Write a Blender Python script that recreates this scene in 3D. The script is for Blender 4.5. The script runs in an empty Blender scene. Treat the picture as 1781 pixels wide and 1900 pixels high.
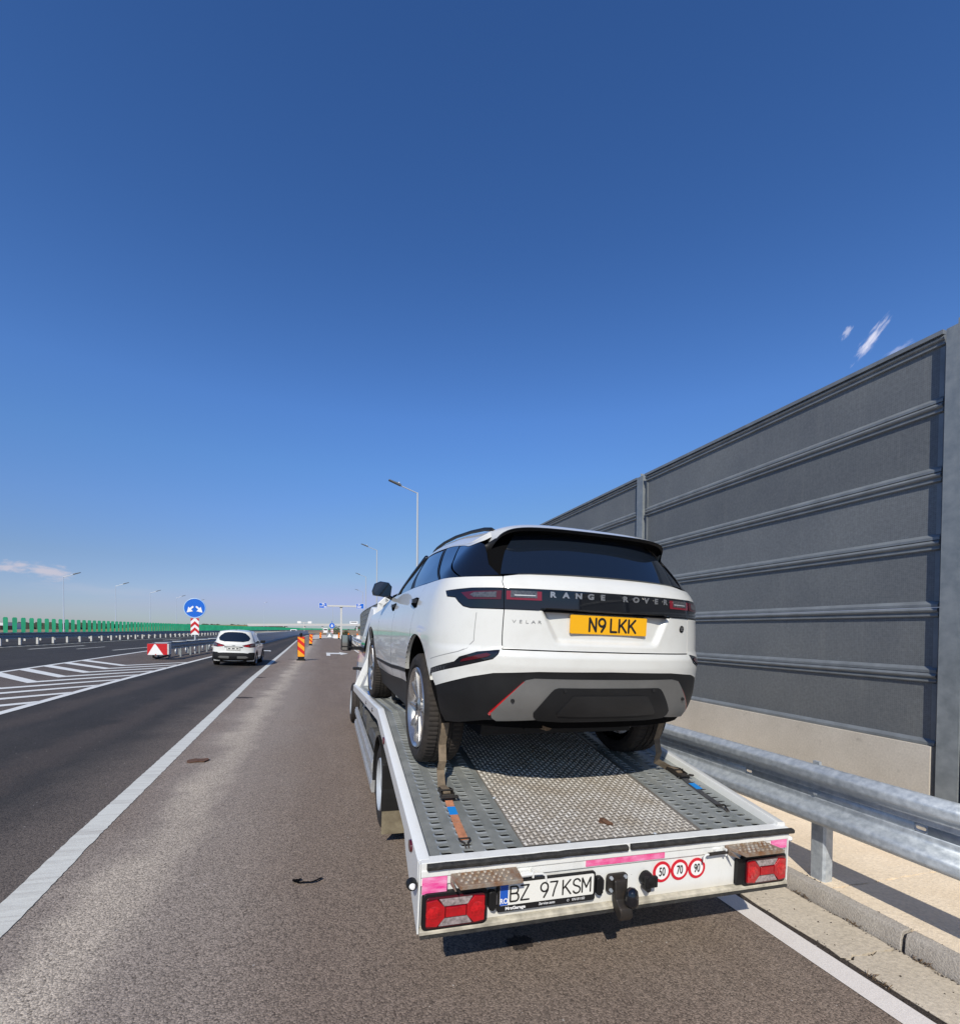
import bpy, bmesh, math, random
import numpy as np
from mathutils import Vector, Matrix
from mathutils.geometry import delaunay_2d_cdt
rnd = random.Random(7)
sc = bpy.context.scene
col = sc.collection

# ---------------------------------------------------------------- camera
CAM_H = 1.88
yaw, pitch, roll = math.atan(290.5/900), math.radians(-1.07), math.radians(0.45)
fwd = Vector((math.sin(yaw)*math.cos(pitch), math.cos(yaw)*math.cos(pitch), math.sin(pitch)))
rt = Vector((math.cos(yaw), -math.sin(yaw), 0)); up = rt.cross(fwd)
rt2 = rt*math.cos(roll)+up*math.sin(roll); up2 = -rt*math.sin(roll)+up*math.cos(roll)
cd = bpy.data.cameras.new('camera'); cam = bpy.data.objects.new('camera', cd); col.objects.link(cam)
cam.matrix_world = Matrix(((rt2.x, up2.x, -fwd.x, 0), (rt2.y, up2.y, -fwd.y, 0), (rt2.z, up2.z, -fwd.z, CAM_H), (0, 0, 0, 1)))
cd.sensor_fit = 'HORIZONTAL'; cd.sensor_width = 36; cd.lens = 900/1781*36; cd.shift_y = 237/1781
cd.clip_start = .05; cd.clip_end = 12000
sc.camera = cam

# ---------------------------------------------------------------- sky and sun
SUN = Vector((.5494, 1.0981, -1.0)).normalized()          # direction the light travels
wd = bpy.data.worlds.new('World'); sc.world = wd; wd.use_nodes = True
nt = wd.node_tree; N = nt.nodes; Lk = nt.links
sky = N.new('ShaderNodeTexSky'); sky.sky_type = 'NISHITA'; sky.sun_disc = False
sky.sun_elevation = math.asin(-SUN.z); sky.sun_rotation = math.atan2(-SUN.x, -SUN.y)
sky.altitude = 100; sky.air_density = 1.0; sky.dust_density = .15; sky.ozone_density = 2.6
hsv = N.new('ShaderNodeHueSaturation'); hsv.inputs['Saturation'].default_value = 1.22
Lk.new(sky.outputs[0], hsv.inputs['Color'])
tint = N.new('ShaderNodeMix'); tint.data_type = 'RGBA'; tint.blend_type = 'MULTIPLY'; tint.inputs['Factor'].default_value = 1; tint.inputs[7].default_value = (.88, .93, 1.16, 1)
Lk.new(hsv.outputs[0], tint.inputs[6]); 
sepz = N.new('ShaderNodeSeparateXYZ'); tc0 = N.new('ShaderNodeTexCoord'); Lk.new(tc0.outputs['Generated'], sepz.inputs[0])
ramp = N.new('ShaderNodeValToRGB'); Lk.new(sepz.outputs[2], ramp.inputs[0]); el = ramp.color_ramp.elements       # low haze, the same all round
el[0].position = 0; el[0].color = (.44, .46, .60, 1); el[1].position = 1; el[1].color = (.84, .82, .84, 1)
for p_, c_ in ((.12, (.69, .62, .61)), (.21, (.88, .80, .78)), (.30, (1.0, .95, .90)), (.39, (1.08, 1.02, 1.0)), (.6, (.95, .92, .92))): e = el.new(p_); e.color = (*c_, 1)
haze_mix = N.new('ShaderNodeMix'); haze_mix.data_type = 'RGBA'; haze_mix.blend_type = 'MULTIPLY'; haze_mix.inputs['Factor'].default_value = 1
Lk.new(tint.outputs[2], haze_mix.inputs[6]); Lk.new(ramp.outputs[0], haze_mix.inputs[7]); last = haze_mix.outputs[2]
cap = N.new('ShaderNodeMix'); cap.data_type = 'RGBA'; cap.blend_type = 'DARKEN'; cap.inputs['Factor'].default_value = 1; Lk.new(last, cap.inputs[6]); cap.inputs[7].default_value = (3.1, 3.7, 5.7, 1); last = cap.outputs[2]
tc = N.new('ShaderNodeTexCoord')
def cloud(last, d, tilt, hw, hh, scale, amount, colr, seed):
    """one small cloud around direction d, its own ragged shape from noise"""
    d = Vector(d).normalized(); a = d.cross(Vector((0, 0, 1))).normalized(); b = a.cross(d)
    e1 = a*math.cos(tilt)+b*math.sin(tilt); e2 = -a*math.sin(tilt)+b*math.cos(tilt)
    def dot(v, k):
        n = N.new('ShaderNodeVectorMath'); n.operation = 'DOT_PRODUCT'; Lk.new(tc.outputs['Generated'], n.inputs[0]); n.inputs[1].default_value = v
        m = N.new('ShaderNodeMath'); m.operation = 'DIVIDE'; Lk.new(n.outputs['Value'], m.inputs[0]); m.inputs[1].default_value = k; return m.outputs[0]
    u, v, w = dot(e1, hw), dot(e2, hh), dot(d, 1)
    cb = N.new('ShaderNodeCombineXYZ'); Lk.new(u, cb.inputs[0]); Lk.new(v, cb.inputs[1])
    ln = N.new('ShaderNodeVectorMath'); ln.operation = 'LENGTH'; Lk.new(cb.outputs[0], ln.inputs[0])
    no = N.new('ShaderNodeTexNoise'); no.inputs['Scale'].default_value = scale; no.inputs['Detail'].default_value = 6; no.inputs['Roughness'].default_value = .6
    ad = N.new('ShaderNodeVectorMath'); ad.operation = 'ADD'; Lk.new(cb.outputs[0], ad.inputs[0]); ad.inputs[1].default_value = (seed, seed*.37, 0); Lk.new(ad.outputs[0], no.inputs['Vector'])
    s = N.new('ShaderNodeMath'); s.operation = 'MULTIPLY_ADD'; Lk.new(no.outputs['Fac'], s.inputs[0]); s.inputs[1].default_value = -2.6; Lk.new(ln.outputs['Value'], s.inputs[2])
    mr = N.new('ShaderNodeMapRange'); mr.interpolation_type = 'SMOOTHSTEP'; Lk.new(s.outputs[0], mr.inputs[0])
    mr.inputs[1].default_value = -.1; mr.inputs[2].default_value = -1.25; mr.inputs[3].default_value = 0; mr.inputs[4].default_value = amount
    g = N.new('ShaderNodeMath'); g.operation = 'GREATER_THAN'; Lk.new(w, g.inputs[0]); g.inputs[1].default_value = .5
    f = N.new('ShaderNodeMath'); f.operation = 'MULTIPLY'; Lk.new(mr.outputs[0], f.inputs[0]); Lk.new(g.outputs[0], f.inputs[1])
    mx = N.new('ShaderNodeMix'); mx.data_type = 'RGBA'; Lk.new(f.outputs[0], mx.inputs['Factor']); Lk.new(last, mx.inputs[6]); mx.inputs[7].default_value = (*colr, 1)
    return mx.outputs[2]
def ray(px, py): return ((px-890.5)/900*rt2 - (py-1187)/900*up2 + fwd)
CW = (8.6, 8.2, 8.8)
for (px, py, ti, hw, hh, s_, am, sd) in ((1616, 630, .9, .027, .007, 1.3, .62, 3.1), (1571, 616, .9, .009, .005, 1.2, .35, 9.2), (20, 1052, .10, .021, .010, 1.5, .70, 5.0),
                                 (92, 1062, -.14, .030, .012, 1.5, .72, 11.3), (1660, 655, .5, .02, .006, 1.5, .22, 1.3), (180, 1095, 0, .10, .012, 1.2, .12, 2.2)):
    last = cloud(last, ray(px, py), ti, hw, hh, s_, am, CW if px > 1000 else (5.0, 4.6, 5.1), sd)
Lk.new(last, N['Background'].inputs[0]); N['Background'].inputs[1].default_value = .13
sd_ = bpy.data.lights.new('sun', 'SUN'); sd_.energy = 4.2; sd_.angle = math.radians(.53); sd_.color = (1, .945, .825)
so = bpy.data.objects.new('sun', sd_); col.objects.link(so); so.rotation_euler = SUN.to_track_quat('-Z', 'Y').to_euler(); so.location = (-20, -40, 40)
sc.view_settings.view_transform = 'Standard'; sc.view_settings.look = 'None'; sc.view_settings.gamma = 1; sc.view_settings.exposure = 0.0
sc.view_settings.use_curve_mapping = False

# ---------------------------------------------------------------- helpers
def tag(o, label=None, cat=None, group=None, kind=None):
    if label: o['label'] = label
    if cat: o['category'] = cat
    if group: o['group'] = group
    if kind: o['kind'] = kind
    return o
def empty(name, mtx=None, loc=(0, 0, 0), rz=0, parent=None):
    o = bpy.data.objects.new(name, None); col.objects.link(o); o.empty_display_size = .2
    if parent: o.parent = parent
    if mtx is not None: o.matrix_local = mtx
    else: o.location = loc; o.rotation_euler = (0, 0, rz)
    return o
def link(name, me, parent=None, mats=None):
    o = bpy.data.objects.new(name, me); col.objects.link(o)
    if parent: o.parent = parent
    return o
def copy_tree(o, parent=None):
    c = o.copy(); col.objects.link(c); c.parent = parent
    for ch in list(o.children): copy_tree(ch, c)
    return c
class MB:
    def __init__(k): k.v = []; k.f = []; k.m = []
    def add(k, vs, fs, mi=0, M=None):
        b = len(k.v)
        for p in vs: k.v.append(tuple(M @ Vector(p)) if M is not None else tuple(p))
        for f in fs: k.f.append(tuple(b+i for i in f)); k.m.append(mi)
        return k
    def box(k, x0, x1, y0, y1, z0, z1, mi=0, M=None, F=None):
        vs = [(x, y, z) for z in (z0, z1) for y in (y0, y1) for x in (x0, x1)]
        if F: vs = [F(*p) for p in vs]
        return k.add(vs, [(0, 2, 3, 1), (4, 5, 7, 6), (0, 1, 5, 4), (2, 6, 7, 3), (0, 4, 6, 2), (1, 3, 7, 5)], mi, M)
    def tube(k, pts, r, n=8, mi=0, cap=True):
        pts = [Vector(p) for p in pts]; rs = r if isinstance(r, (list, tuple)) else [r]*len(pts); b = len(k.v); prev = None
        for i, p in enumerate(pts):
            t = (pts[min(i+1, len(pts)-1)]-pts[max(i-1, 0)]).normalized()
            if prev is None: a = t.orthogonal().normalized()
            else: a = (prev-t*prev.dot(t)).normalized()
            prev = a; c = t.cross(a)
            for j in range(n):
                an = 2*math.pi*j/n; k.v.append(tuple(p+(a*math.cos(an)+c*math.sin(an))*rs[i]))
        for i in range(len(pts)-1):
            for j in range(n):
                k.f.append((b+i*n+j, b+i*n+(j+1) % n, b+(i+1)*n+(j+1) % n, b+(i+1)*n+j)); k.m.append(mi)
        if cap:
            k.f.append(tuple(b+j for j in reversed(range(n)))); k.m.append(mi)
            e = b+(len(pts)-1)*n; k.f.append(tuple(e+j for j in range(n))); k.m.append(mi)
        return k
    def lathe(k, prof, axis='x', n=32, mi=0, c=(0, 0, 0), disp=None):
        """prof: (offset along axis, radius)"""
        b = len(k.v); m = len(prof)
        for j in range(n):
            an = 2*math.pi*j/n
            for i, (a, r) in enumerate(prof):
                if disp: a, r = disp(i, j, a, r)
                u, w = r*math.cos(an), r*math.sin(an)
                p = (a, u, w) if axis == 'x' else ((u, a, w) if axis == 'y' else (u, w, a))
                k.v.append((p[0]+c[0], p[1]+c[1], p[2]+c[2]))
        for j in range(n):
            for i in range(m-1):
                k.f.append((b+j*m+i, b+j*m+i+1, b+((j+1) % n)*m+i+1, b+((j+1) % n)*m+i)); k.m.append(mi)
        return k
    def sweep(k, prof, path, mi=0, closed=False, cap=False):
        """prof: list of (dx,dz); path: list of functions/points (x,y,z) ; profile stands in the xz plane"""
        b = len(k.v); m = len(prof)
        for p in path:
            for (dx, dz) in prof: k.v.append((p[0]+dx, p[1], p[2]+dz))
        for i in range(len(path)-1):
            for j in range(m if closed else m-1):
                q = (j+1) % m; k.f.append((b+i*m+j, b+i*m+q, b+(i+1)*m+q, b+(i+1)*m+j)); k.m.append(mi)
        if cap:
            k.f.append(tuple(b+j for j in range(m))); k.m.append(mi)
            e = b+(len(path)-1)*m; k.f.append(tuple(e+j for j in reversed(range(m)))); k.m.append(mi)
        return k
    def prism(k, poly, d0, d1, axis='y', mi=0, M=None):
        """poly in the plane normal to axis, extruded d0..d1.  axis y: (x,z); axis x: (y,z); axis z: (x,y)"""
        def P(a, b_, d): return (a, d, b_) if axis == 'y' else ((d, a, b_) if axis == 'x' else (a, b_, d))
        n = len(poly); vs = [P(a, b_, d0) for a, b_ in poly]+[P(a, b_, d1) for a, b_ in poly]
        fs = [tuple(range(n)), tuple(reversed(range(n, 2*n)))]+[(i, n+i, n+(i+1) % n, (i+1) % n) for i in range(n)]
        return k.add(vs, fs, mi, M)
    def mesh(k, name, mats, smooth=False, fix=True):
        me = bpy.data.meshes.new(name); me.from_pydata(k.v, [], k.f)
        for m_ in (mats if isinstance(mats, (list, tuple)) else [mats]): me.materials.append(m_)
        me.polygons.foreach_set('material_index', k.m)
        if fix:
            bm = bmesh.new(); bm.from_mesh(me); bmesh.ops.recalc_face_normals(bm, faces=bm.faces); bm.to_mesh(me); bm.free()
        if smooth:
            me.polygons.foreach_set('use_smooth', [True]*len(me.polygons))
            if smooth is not True: me.set_sharp_from_angle(angle=math.radians(smooth))
        me.update(); return me
    def build(k, name, mats, parent=None, smooth=False, bevel=0, fix=True):
        o = link(name, k.mesh(name, mats, smooth, fix), parent)
        if bevel:
            b = o.modifiers.new('bevel', 'BEVEL'); b.width = bevel; b.segments = 2; b.limit_method = 'ANGLE'; b.angle_limit = math.radians(40)
            b.harden_normals = True
            o.data.polygons.foreach_set('use_smooth', [True]*len(o.data.polygons))
        return o

STROKES = {'B': [[(0, 0), (0, 1)], [(0, 1), (.32, 1), ('a', .32, .76, .18, .24, 90, -90), (0, .52)], [(0, .52), (.34, .52), ('a', .34, .26, .2, .26, 90, -90), (0, 0)]],
 'Z': [[(0, 1), (.52, 1), (0, 0), (.54, 0)]], '9': [[('a', .25, .70, .25, .30, 0, 360), (.5, .70), (.47, .45), (.22, 0)]], '7': [[(0, 1), (.5, 1), (.30, .45), (.20, 0)]],
 'K': [[(0, 0), (0, 1)], [(.52, 1), (0, .38)], [(.17, .56), (.56, 0)]], 'S': [[(.50, .80), ('a', .26, .76, .24, .24, 20, 180), (.03, .66), (.14, .555), (.40, .455), (.50, .34), ('a', .26, .25, .25, .25, 10, -160)]],
 'M': [[(0, 0), (0, 1), (.30, .32), (.60, 1), (.60, 0)]], 'N': [[(0, 0), (0, 1), (.50, 0), (.50, 1)]], 'L': [[(0, 1), (0, 0), (.46, 0)]]}
def stroke_text(parent, s, x0, y, z0, h, w, sw, m, adv=.16):
    '''plate characters drawn with a round pen of width sw; each character is a part'''
    x = x0
    for ch in s:
        if ch == ' ': x += w*.55; continue
        mb = MB(); k = 0; wd = 0
        for st in STROKES[ch]:
            P = []
            for q in st:
                if q[0] == 'a':
                    _, cx_, cy_, rx, ry, a0, a1 = q; n_ = max(6, int(abs(a1-a0)/18)); P += [(cx_+rx*math.cos(math.radians(a0+(a1-a0)*i/n_)), cy_+ry*math.sin(math.radians(a0+(a1-a0)*i/n_))) for i in range(n_+1)]
                else: P.append(q)
            P = [Vector((x+a*w/.5, z0+c*h)) for a, c in P]; wd = max(wd, max(p.x for p in P)-x)
            for i in range(len(P)-1):
                d = P[i+1]-P[i]
                if d.length < 1e-6: continue
                d.normalize(); nn = Vector((-d.y, d.x))*sw/2; yy = y-.0001*k; k += 1; poly = []
                for c_, sg in ((P[i+1], 1), (P[i], -1)):
                    b0 = math.atan2(d.y, d.x)+(0 if sg > 0 else math.pi)
                    for q in range(-2, 3): a = b0+q*math.pi/4; poly.append((c_.x+sw/2*math.cos(a), c_.y+sw/2*math.sin(a)))
                mb.add([(a, yy, c) for a, c in poly], [tuple(range(len(poly)))])
        mb.build('character', m, parent, fix=False); x += wd+w*adv*2
# ---------------------------------------------------------------- materials
def mat(name, c, rough=.5, metal=0., coat=0., var=0., vs=3., bump=0., bs=60., vc=None, stretch=None, spec=.5, alpha=1., coords='Object', rv=0., trans=0., bdist=.01):
    m = bpy.data.materials.new(name); m.use_nodes = True; n = m.node_tree.nodes; l = m.node_tree.links; b = n['Principled BSDF']
    b.inputs['Base Color'].default_value = (*c, 1); b.inputs['Roughness'].default_value = rough; b.inputs['Metallic'].default_value = metal
    b.inputs['Coat Weight'].default_value = coat; b.inputs['Coat Roughness'].default_value = .04; b.inputs['Specular IOR Level'].default_value = spec
    b.inputs['Alpha'].default_value = alpha; b.inputs['Transmission Weight'].default_value = trans
    if var or bump or rv:
        t = n.new('ShaderNodeTexCoord'); vec = t.outputs[coords] if coords != 'World' else n.new('ShaderNodeNewGeometry').outputs['Position']
        if stretch:
            mp = n.new('ShaderNodeMapping'); mp.inputs['Scale'].default_value = stretch; l.new(vec, mp.inputs['Vector']); vec = mp.outputs[0]
    if var or rv:
        no = n.new('ShaderNodeTexNoise'); no.inputs['Scale'].default_value = vs; no.inputs['Detail'].default_value = 8; no.inputs['Roughness'].default_value = .65
        l.new(vec, no.inputs['Vector'])
        mr = n.new('ShaderNodeMapRange'); l.new(no.outputs['Fac'], mr.inputs[0]); mr.inputs[1].default_value = .35; mr.inputs[2].default_value = .65
        if var:
            mx = n.new('ShaderNodeMix'); mx.data_type = 'RGBA'; l.new(mr.outputs[0], mx.inputs['Factor'])
            c2 = vc or tuple(x*(1-var) for x in c)
            mx.inputs[6].default_value = (*c, 1); mx.inputs[7].default_value = (*c2, 1); l.new(mx.outputs[2], b.inputs['Base Color'])
        if rv:
            m2 = n.new('ShaderNodeMapRange'); l.new(mr.outputs[0], m2.inputs[0]); m2.inputs[3].default_value = rough-rv; m2.inputs[4].default_value = rough+rv
            l.new(m2.outputs[0], b.inputs['Roughness'])
    if bump:
        nb = n.new('ShaderNodeTexNoise'); nb.inputs['Scale'].default_value = bs; nb.inputs['Detail'].default_value = 5; l.new(vec, nb.inputs['Vector'])
        bp = n.new('ShaderNodeBump'); bp.inputs['Strength'].default_value = bump; bp.inputs['Distance'].default_value = bdist; l.new(nb.outputs['Fac'], bp.inputs['Height'])
        l.new(bp.outputs[0], b.inputs['Normal'])
    return m
def nodes_of(m): return m.node_tree.nodes, m.node_tree.links, m.node_tree.nodes['Principled BSDF']
def mathn(n, l, op, a, b=None, c=None):
    x = n.new('ShaderNodeMath'); x.operation = op
    for i, v in enumerate((a, b, c)):
        if v is None: continue
        if isinstance(v, (int, float)): x.inputs[i].default_value = v
        else: l.new(v, x.inputs[i])
    return x.outputs[0]
def mixn(n, l, f, a, b, mode='MIX'):
    x = n.new('ShaderNodeMix'); x.data_type = 'RGBA'; x.blend_type = mode
    for i, v in ((0, f), (6, a), (7, b)):
        if isinstance(v, (int, float)): x.inputs[i].default_value = v
        elif isinstance(v, tuple): x.inputs[i].default_value = (*v, 1)
        else: l.new(v, x.inputs[i])
    return x.outputs[2]
def noisen(n, l, vec, scale, detail=6, rough=.6):
    x = n.new('ShaderNodeTexNoise'); x.inputs['Scale'].default_value = scale; x.inputs['Detail'].default_value = detail; x.inputs['Roughness'].default_value = rough
    l.new(vec, x.inputs['Vector']); return x.outputs['Fac']
def rangen(n, l, v, a, b, c=0., d=1., smooth=False):
    x = n.new('ShaderNodeMapRange'); l.new(v, x.inputs[0])
    if smooth: x.interpolation_type = 'SMOOTHSTEP'
    for i, q in ((1, a), (2, b), (3, c), (4, d)): x.inputs[i].default_value = q
    return x.outputs[0]
def asphalt(name, dark, light, mode):
    m = mat(name, dark, .85); n, l, b = nodes_of(m)
    pos = n.new('ShaderNodeNewGeometry').outputs['Position']
    vo = n.new('ShaderNodeTexVoronoi'); vo.inputs['Scale'].default_value = 105; l.new(pos, vo.inputs['Vector'])
    sep = n.new('ShaderNodeSeparateColor'); l.new(vo.outputs['Color'], sep.inputs[0])
    stone = sep.outputs[0]
    fine = noisen(n, l, pos, 260, 3)
    mp = n.new('ShaderNodeMapping'); mp.inputs['Scale'].default_value = (1, .12, 1); l.new(pos, mp.inputs['Vector'])
    lane = noisen(n, l, mp.outputs[0], 1.6, 5)
    patch = noisen(n, l, pos, .9, 7, .62)
    xyz = n.new('ShaderNodeSeparateXYZ'); l.new(pos, xyz.inputs[0])
    f = mathn(n, l, 'MULTIPLY', rangen(n, l, lane, .32, .68), .55); f = mathn(n, l, 'ADD', f, mathn(n, l, 'MULTIPLY', rangen(n, l, patch, .3, .7), .45))
    c = mixn(n, l, f, dark, light)
    if mode == 'shoulder':   # pale dust that has gathered beside the edge line
        wob = mathn(n, l, 'MULTIPLY_ADD', mathn(n, l, 'SUBTRACT', patch, .5), 1.0, xyz.outputs[0])
        d1 = mathn(n, l, 'MULTIPLY', rangen(n, l, wob, -1.66, -1.36, 0, 1, True), rangen(n, l, wob, -1.26, -.95, 1, 0, True))
        d2 = mathn(n, l, 'MULTIPLY', rangen(n, l, wob, -2.1, -1.5, .3, 1, True), rangen(n, l, wob, -1.1, .1, 1, 0, True))
        c = mixn(n, l, mathn(n, l, 'MULTIPLY', d2, .40), c, (.40, .355, .31))
        d1 = mathn(n, l, 'MULTIPLY', d1, rangen(n, l, patch, .3, .62, .35, 1))
        c = mixn(n, l, mathn(n, l, 'MULTIPLY', d1, .62), c, (.58, .50, .40))
        g = rangen(n, l, lane, .55, .75); c = mixn(n, l, mathn(n, l, 'MULTIPLY', g, .25), c, (.28, .235, .20))
    if mode == 'lane':
        wob = mathn(n, l, 'MULTIPLY_ADD', mathn(n, l, 'SUBTRACT', patch, .5), 1.0, xyz.outputs[0])
        d1 = rangen(n, l, wob, -3.2, -2.1, 0, 1, True)
        c = mixn(n, l, mathn(n, l, 'MULTIPLY', d1, .85), c, (.15, .122, .102))
        # two brownish wheel tracks
        t = mathn(n, l, 'ABSOLUTE', mathn(n, l, 'SUBTRACT', mathn(n, l, 'ABSOLUTE', mathn(n, l, 'SUBTRACT', wob, -4.35)), .85))
        c = mixn(n, l, mathn(n, l, 'MULTIPLY', rangen(n, l, t, .05, .5, 1, 0, True), .5), c, (.095, .074, .062))
    k = rangen(n, l, stone, 0, 1, .62, 1.42); kf = rangen(n, l, fine, .35, .65, .72, 1.3)
    k = mathn(n, l, 'MULTIPLY', k, kf)
    cc = n.new('ShaderNodeCombineColor')
    for i in range(3): l.new(k, cc.inputs[i])
    c = mixn(n, l, 1., c, cc.outputs[0], 'MULTIPLY')
    crev = mathn(n, l, 'MULTIPLY', rangen(n, l, vo.outputs['Distance'], .50, .82, 0, 1, True), rangen(n, l, noisen(n, l, pos, 34, 3), .42, .60))
    c = mixn(n, l, mathn(n, l, 'MULTIPLY', crev, .8), c, tuple(q*.28 for q in dark))
    big = n.new('ShaderNodeTexVoronoi'); big.inputs['Scale'].default_value = 7; l.new(pos, big.inputs['Vector'])
    chip = mathn(n, l, 'LESS_THAN', big.outputs['Distance'], .045)      # odd pale chippings
    c = mixn(n, l, mathn(n, l, 'MULTIPLY', chip, .7), c, (.5, .46, .42))
    l.new(c, b.inputs['Base Color'])
    h = mathn(n, l, 'ADD', mathn(n, l, 'MULTIPLY', vo.outputs['Distance'], -1.), mathn(n, l, 'MULTIPLY', fine, .5))
    bp = n.new('ShaderNodeBump'); bp.inputs['Strength'].default_value = .55; bp.inputs['Distance'].default_value = .006; l.new(h, bp.inputs['Height']); l.new(bp.outputs[0], b.inputs['Normal'])
    b.inputs['Specular IOR Level'].default_value = .35
    return m
M_lane = asphalt('lane_asphalt', (.030, .027, .025), (.056, .049, .044), 'lane')
M_main = asphalt('carriageway_asphalt', (.036, .033, .032), (.058, .053, .049), 'plain')
M_shoulder = asphalt('shoulder_asphalt', (.185, .140, .111), (.245, .193, .156), 'shoulder')
M_gore = asphalt('gore_asphalt', (.105, .085, .072), (.15, .122, .105), 'plain')
def concrete(name, a, b_, speck=.25, vs=2.2, fine=70, bump=.4):
    m = mat(name, a, .9); n, l, b = nodes_of(m); pos = n.new('ShaderNodeNewGeometry').outputs['Position']
    c = mixn(n, l, rangen(n, l, noisen(n, l, pos, vs, 9, .68), .3, .7), a, b_)
    f = noisen(n, l, pos, fine, 4); g = rangen(n, l, f, .3, .7, 1-speck, 1+speck)
    cc = n.new('ShaderNodeCombineColor'); [l.new(g, cc.inputs[i]) for i in range(3)]
    c = mixn(n, l, 1., c, cc.outputs[0], 'MULTIPLY')
    st = rangen(n, l, noisen(n, l, pos, vs*4.3, 3), .66, .76)
    c = mixn(n, l, mathn(n, l, 'MULTIPLY', st, .45), c, tuple(x*.45 for x in a))
    l.new(c, b.inputs['Base Color'])
    bp = n.new('ShaderNodeBump'); bp.inputs['Strength'].default_value = bump; bp.inputs['Distance'].default_value = .012; l.new(f, bp.inputs['Height']); l.new(bp.outputs[0], b.inputs['Normal'])
    return m
M_tarjoint = asphalt('bitumen_joint', (.035, .028, .023), (.06, .046, .038), 'plain')
M_verge = concrete('verge_concrete', (.74, .61, .455), (.86, .735, .58), .12, 2.0, 45, .5)
M_channel = concrete('channel_concrete', (.50, .43, .335), (.62, .54, .43), .16, 1.6, 40, .45)
M_kerb = concrete('kerb_concrete', (.34, .305, .27), (.46, .42, .37), .22, 5, 90, .6)
M_plinth = concrete('plinth_concrete', (.50, .455, .39), (.62, .57, .50), .10, 1.4, 60, .12)
M_joint = mat('joint_earth', (.06, .045, .035), .95, var=.5, vs=30, bump=.6, bs=60)
def paint_mat(name, c, wear, colr2, dark=(.34, .32, .30)):
    m = mat(name, c, .6); n, l, b = nodes_of(m); pos = n.new('ShaderNodeNewGeometry').outputs['Position']
    mp = n.new('ShaderNodeMapping'); mp.inputs['Scale'].default_value = (.6, 7, 1); l.new(pos, mp.inputs['Vector'])
    a = rangen(n, l, noisen(n, l, mp.outputs[0], 2.2, 7, .7), .48, .72); g = rangen(n, l, noisen(n, l, pos, 130, 3), .35, .7, .88, 1.06)
    cc = n.new('ShaderNodeCombineColor'); [l.new(g, cc.inputs[i]) for i in range(3)]
    k = mixn(n, l, mathn(n, l, 'MULTIPLY', a, wear), c, colr2); k = mixn(n, l, 1., k, cc.outputs[0], 'MULTIPLY')
    sp = rangen(n, l, noisen(n, l, pos, 48, 5, .75), .64, .70); k = mixn(n, l, mathn(n, l, 'MULTIPLY', sp, wear*.8), k, dark)
    l.new(k, b.inputs['Base Color']); bp = n.new('ShaderNodeBump'); bp.inputs['Strength'].default_value = .3; bp.inputs['Distance'].default_value = .004
    l.new(noisen(n, l, pos, 120, 3), bp.inputs['Height']); l.new(bp.outputs[0], b.inputs['Normal']); return m
M_line = paint_mat('road_paint', (.70, .69, .62), .95, (.50, .475, .42))
M_line_fresh = paint_mat('road_paint_fresh', (.80, .795, .75), .2, (.7, .69, .66))
M_line_warm = paint_mat('road_paint_warm', (.80, .745, .70), .35, (.66, .60, .55))
def galv(name, a, b_, vs=14, rough=.42, metal=.55, bump=.05):
    m = mat(name, a, rough, metal, var=1, vs=vs, vc=b_, bump=bump, bs=40, rv=.1, coords='World'); return m
M_galv = galv('galvanised_steel', (.37, .41, .455), (.54, .58, .62), 22, .48, .35)
M_galv_dark = galv('dull_galvanised_steel', (.22, .245, .26), (.30, .325, .34), 9, .55, .3)
M_deck = galv('deck_galvanised_steel', (.29, .31, .305), (.42, .435, .42), 5, .36, .45)
M_panel = mat('perforated_panel', (.058, .068, .080), .62, .15, coords='World')
n, l, b = nodes_of(M_panel); pos = n.new('ShaderNodeNewGeometry').outputs['Position']
mp = n.new('ShaderNodeMapping'); mp.inputs['Scale'].default_value = (1, 62, 62); l.new(pos, mp.inputs['Vector'])
vo = n.new('ShaderNodeTexVoronoi'); vo.inputs['Scale'].default_value = 1; vo.inputs['Randomness'].default_value = 0; l.new(mp.outputs[0], vo.inputs['Vector'])
hole = rangen(n, l, vo.outputs['Distance'], .25, .36, 1, 0)
dirt = rangen(n, l, noisen(n, l, pos, .9, 8, .6), .3, .7)
c = mixn(n, l, dirt, (.145, .155, .165), (.195, .205, .207)); c = mixn(n, l, mathn(n, l, 'MULTIPLY', hole, .20), c, (.03, .033, .038))
mp2 = n.new('ShaderNodeMapping'); mp2.inputs['Scale'].default_value = (1, 7, .5); l.new(pos, mp2.inputs['Vector'])
c = mixn(n, l, mathn(n, l, 'MULTIPLY', rangen(n, l, noisen(n, l, mp2.outputs[0], 1.3, 6, .7), .55, .75), .35), c, (.24, .245, .235))
rdm = rangen(n, l, n.new('ShaderNodeObjectInfo').outputs['Random'], 0, 1, .90, 1.12); cr = n.new('ShaderNodeCombineColor'); [l.new(rdm, cr.inputs[i]) for i in range(3)]
c = mixn(n, l, 1., c, cr.outputs[0], 'MULTIPLY')
gr = rangen(n, l, noisen(n, l, pos, 40, 4), .3, .7, .85, 1.15); cc = n.new('ShaderNodeCombineColor'); [l.new(gr, cc.inputs[i]) for i in range(3)]
c = mixn(n, l, 1., c, cc.outputs[0], 'MULTIPLY'); l.new(c, b.inputs['Base Color'])
M_panel_rail = mat('panel_edge_steel', (.235, .255, .27), .5, .2, var=.25, vs=6, coords='World')
M_white = mat('white_truck_paint', (.74, .745, .73), .34, 0, .3)
n, l, b = nodes_of(M_white); t = n.new('ShaderNodeTexCoord').outputs['Object']
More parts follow.
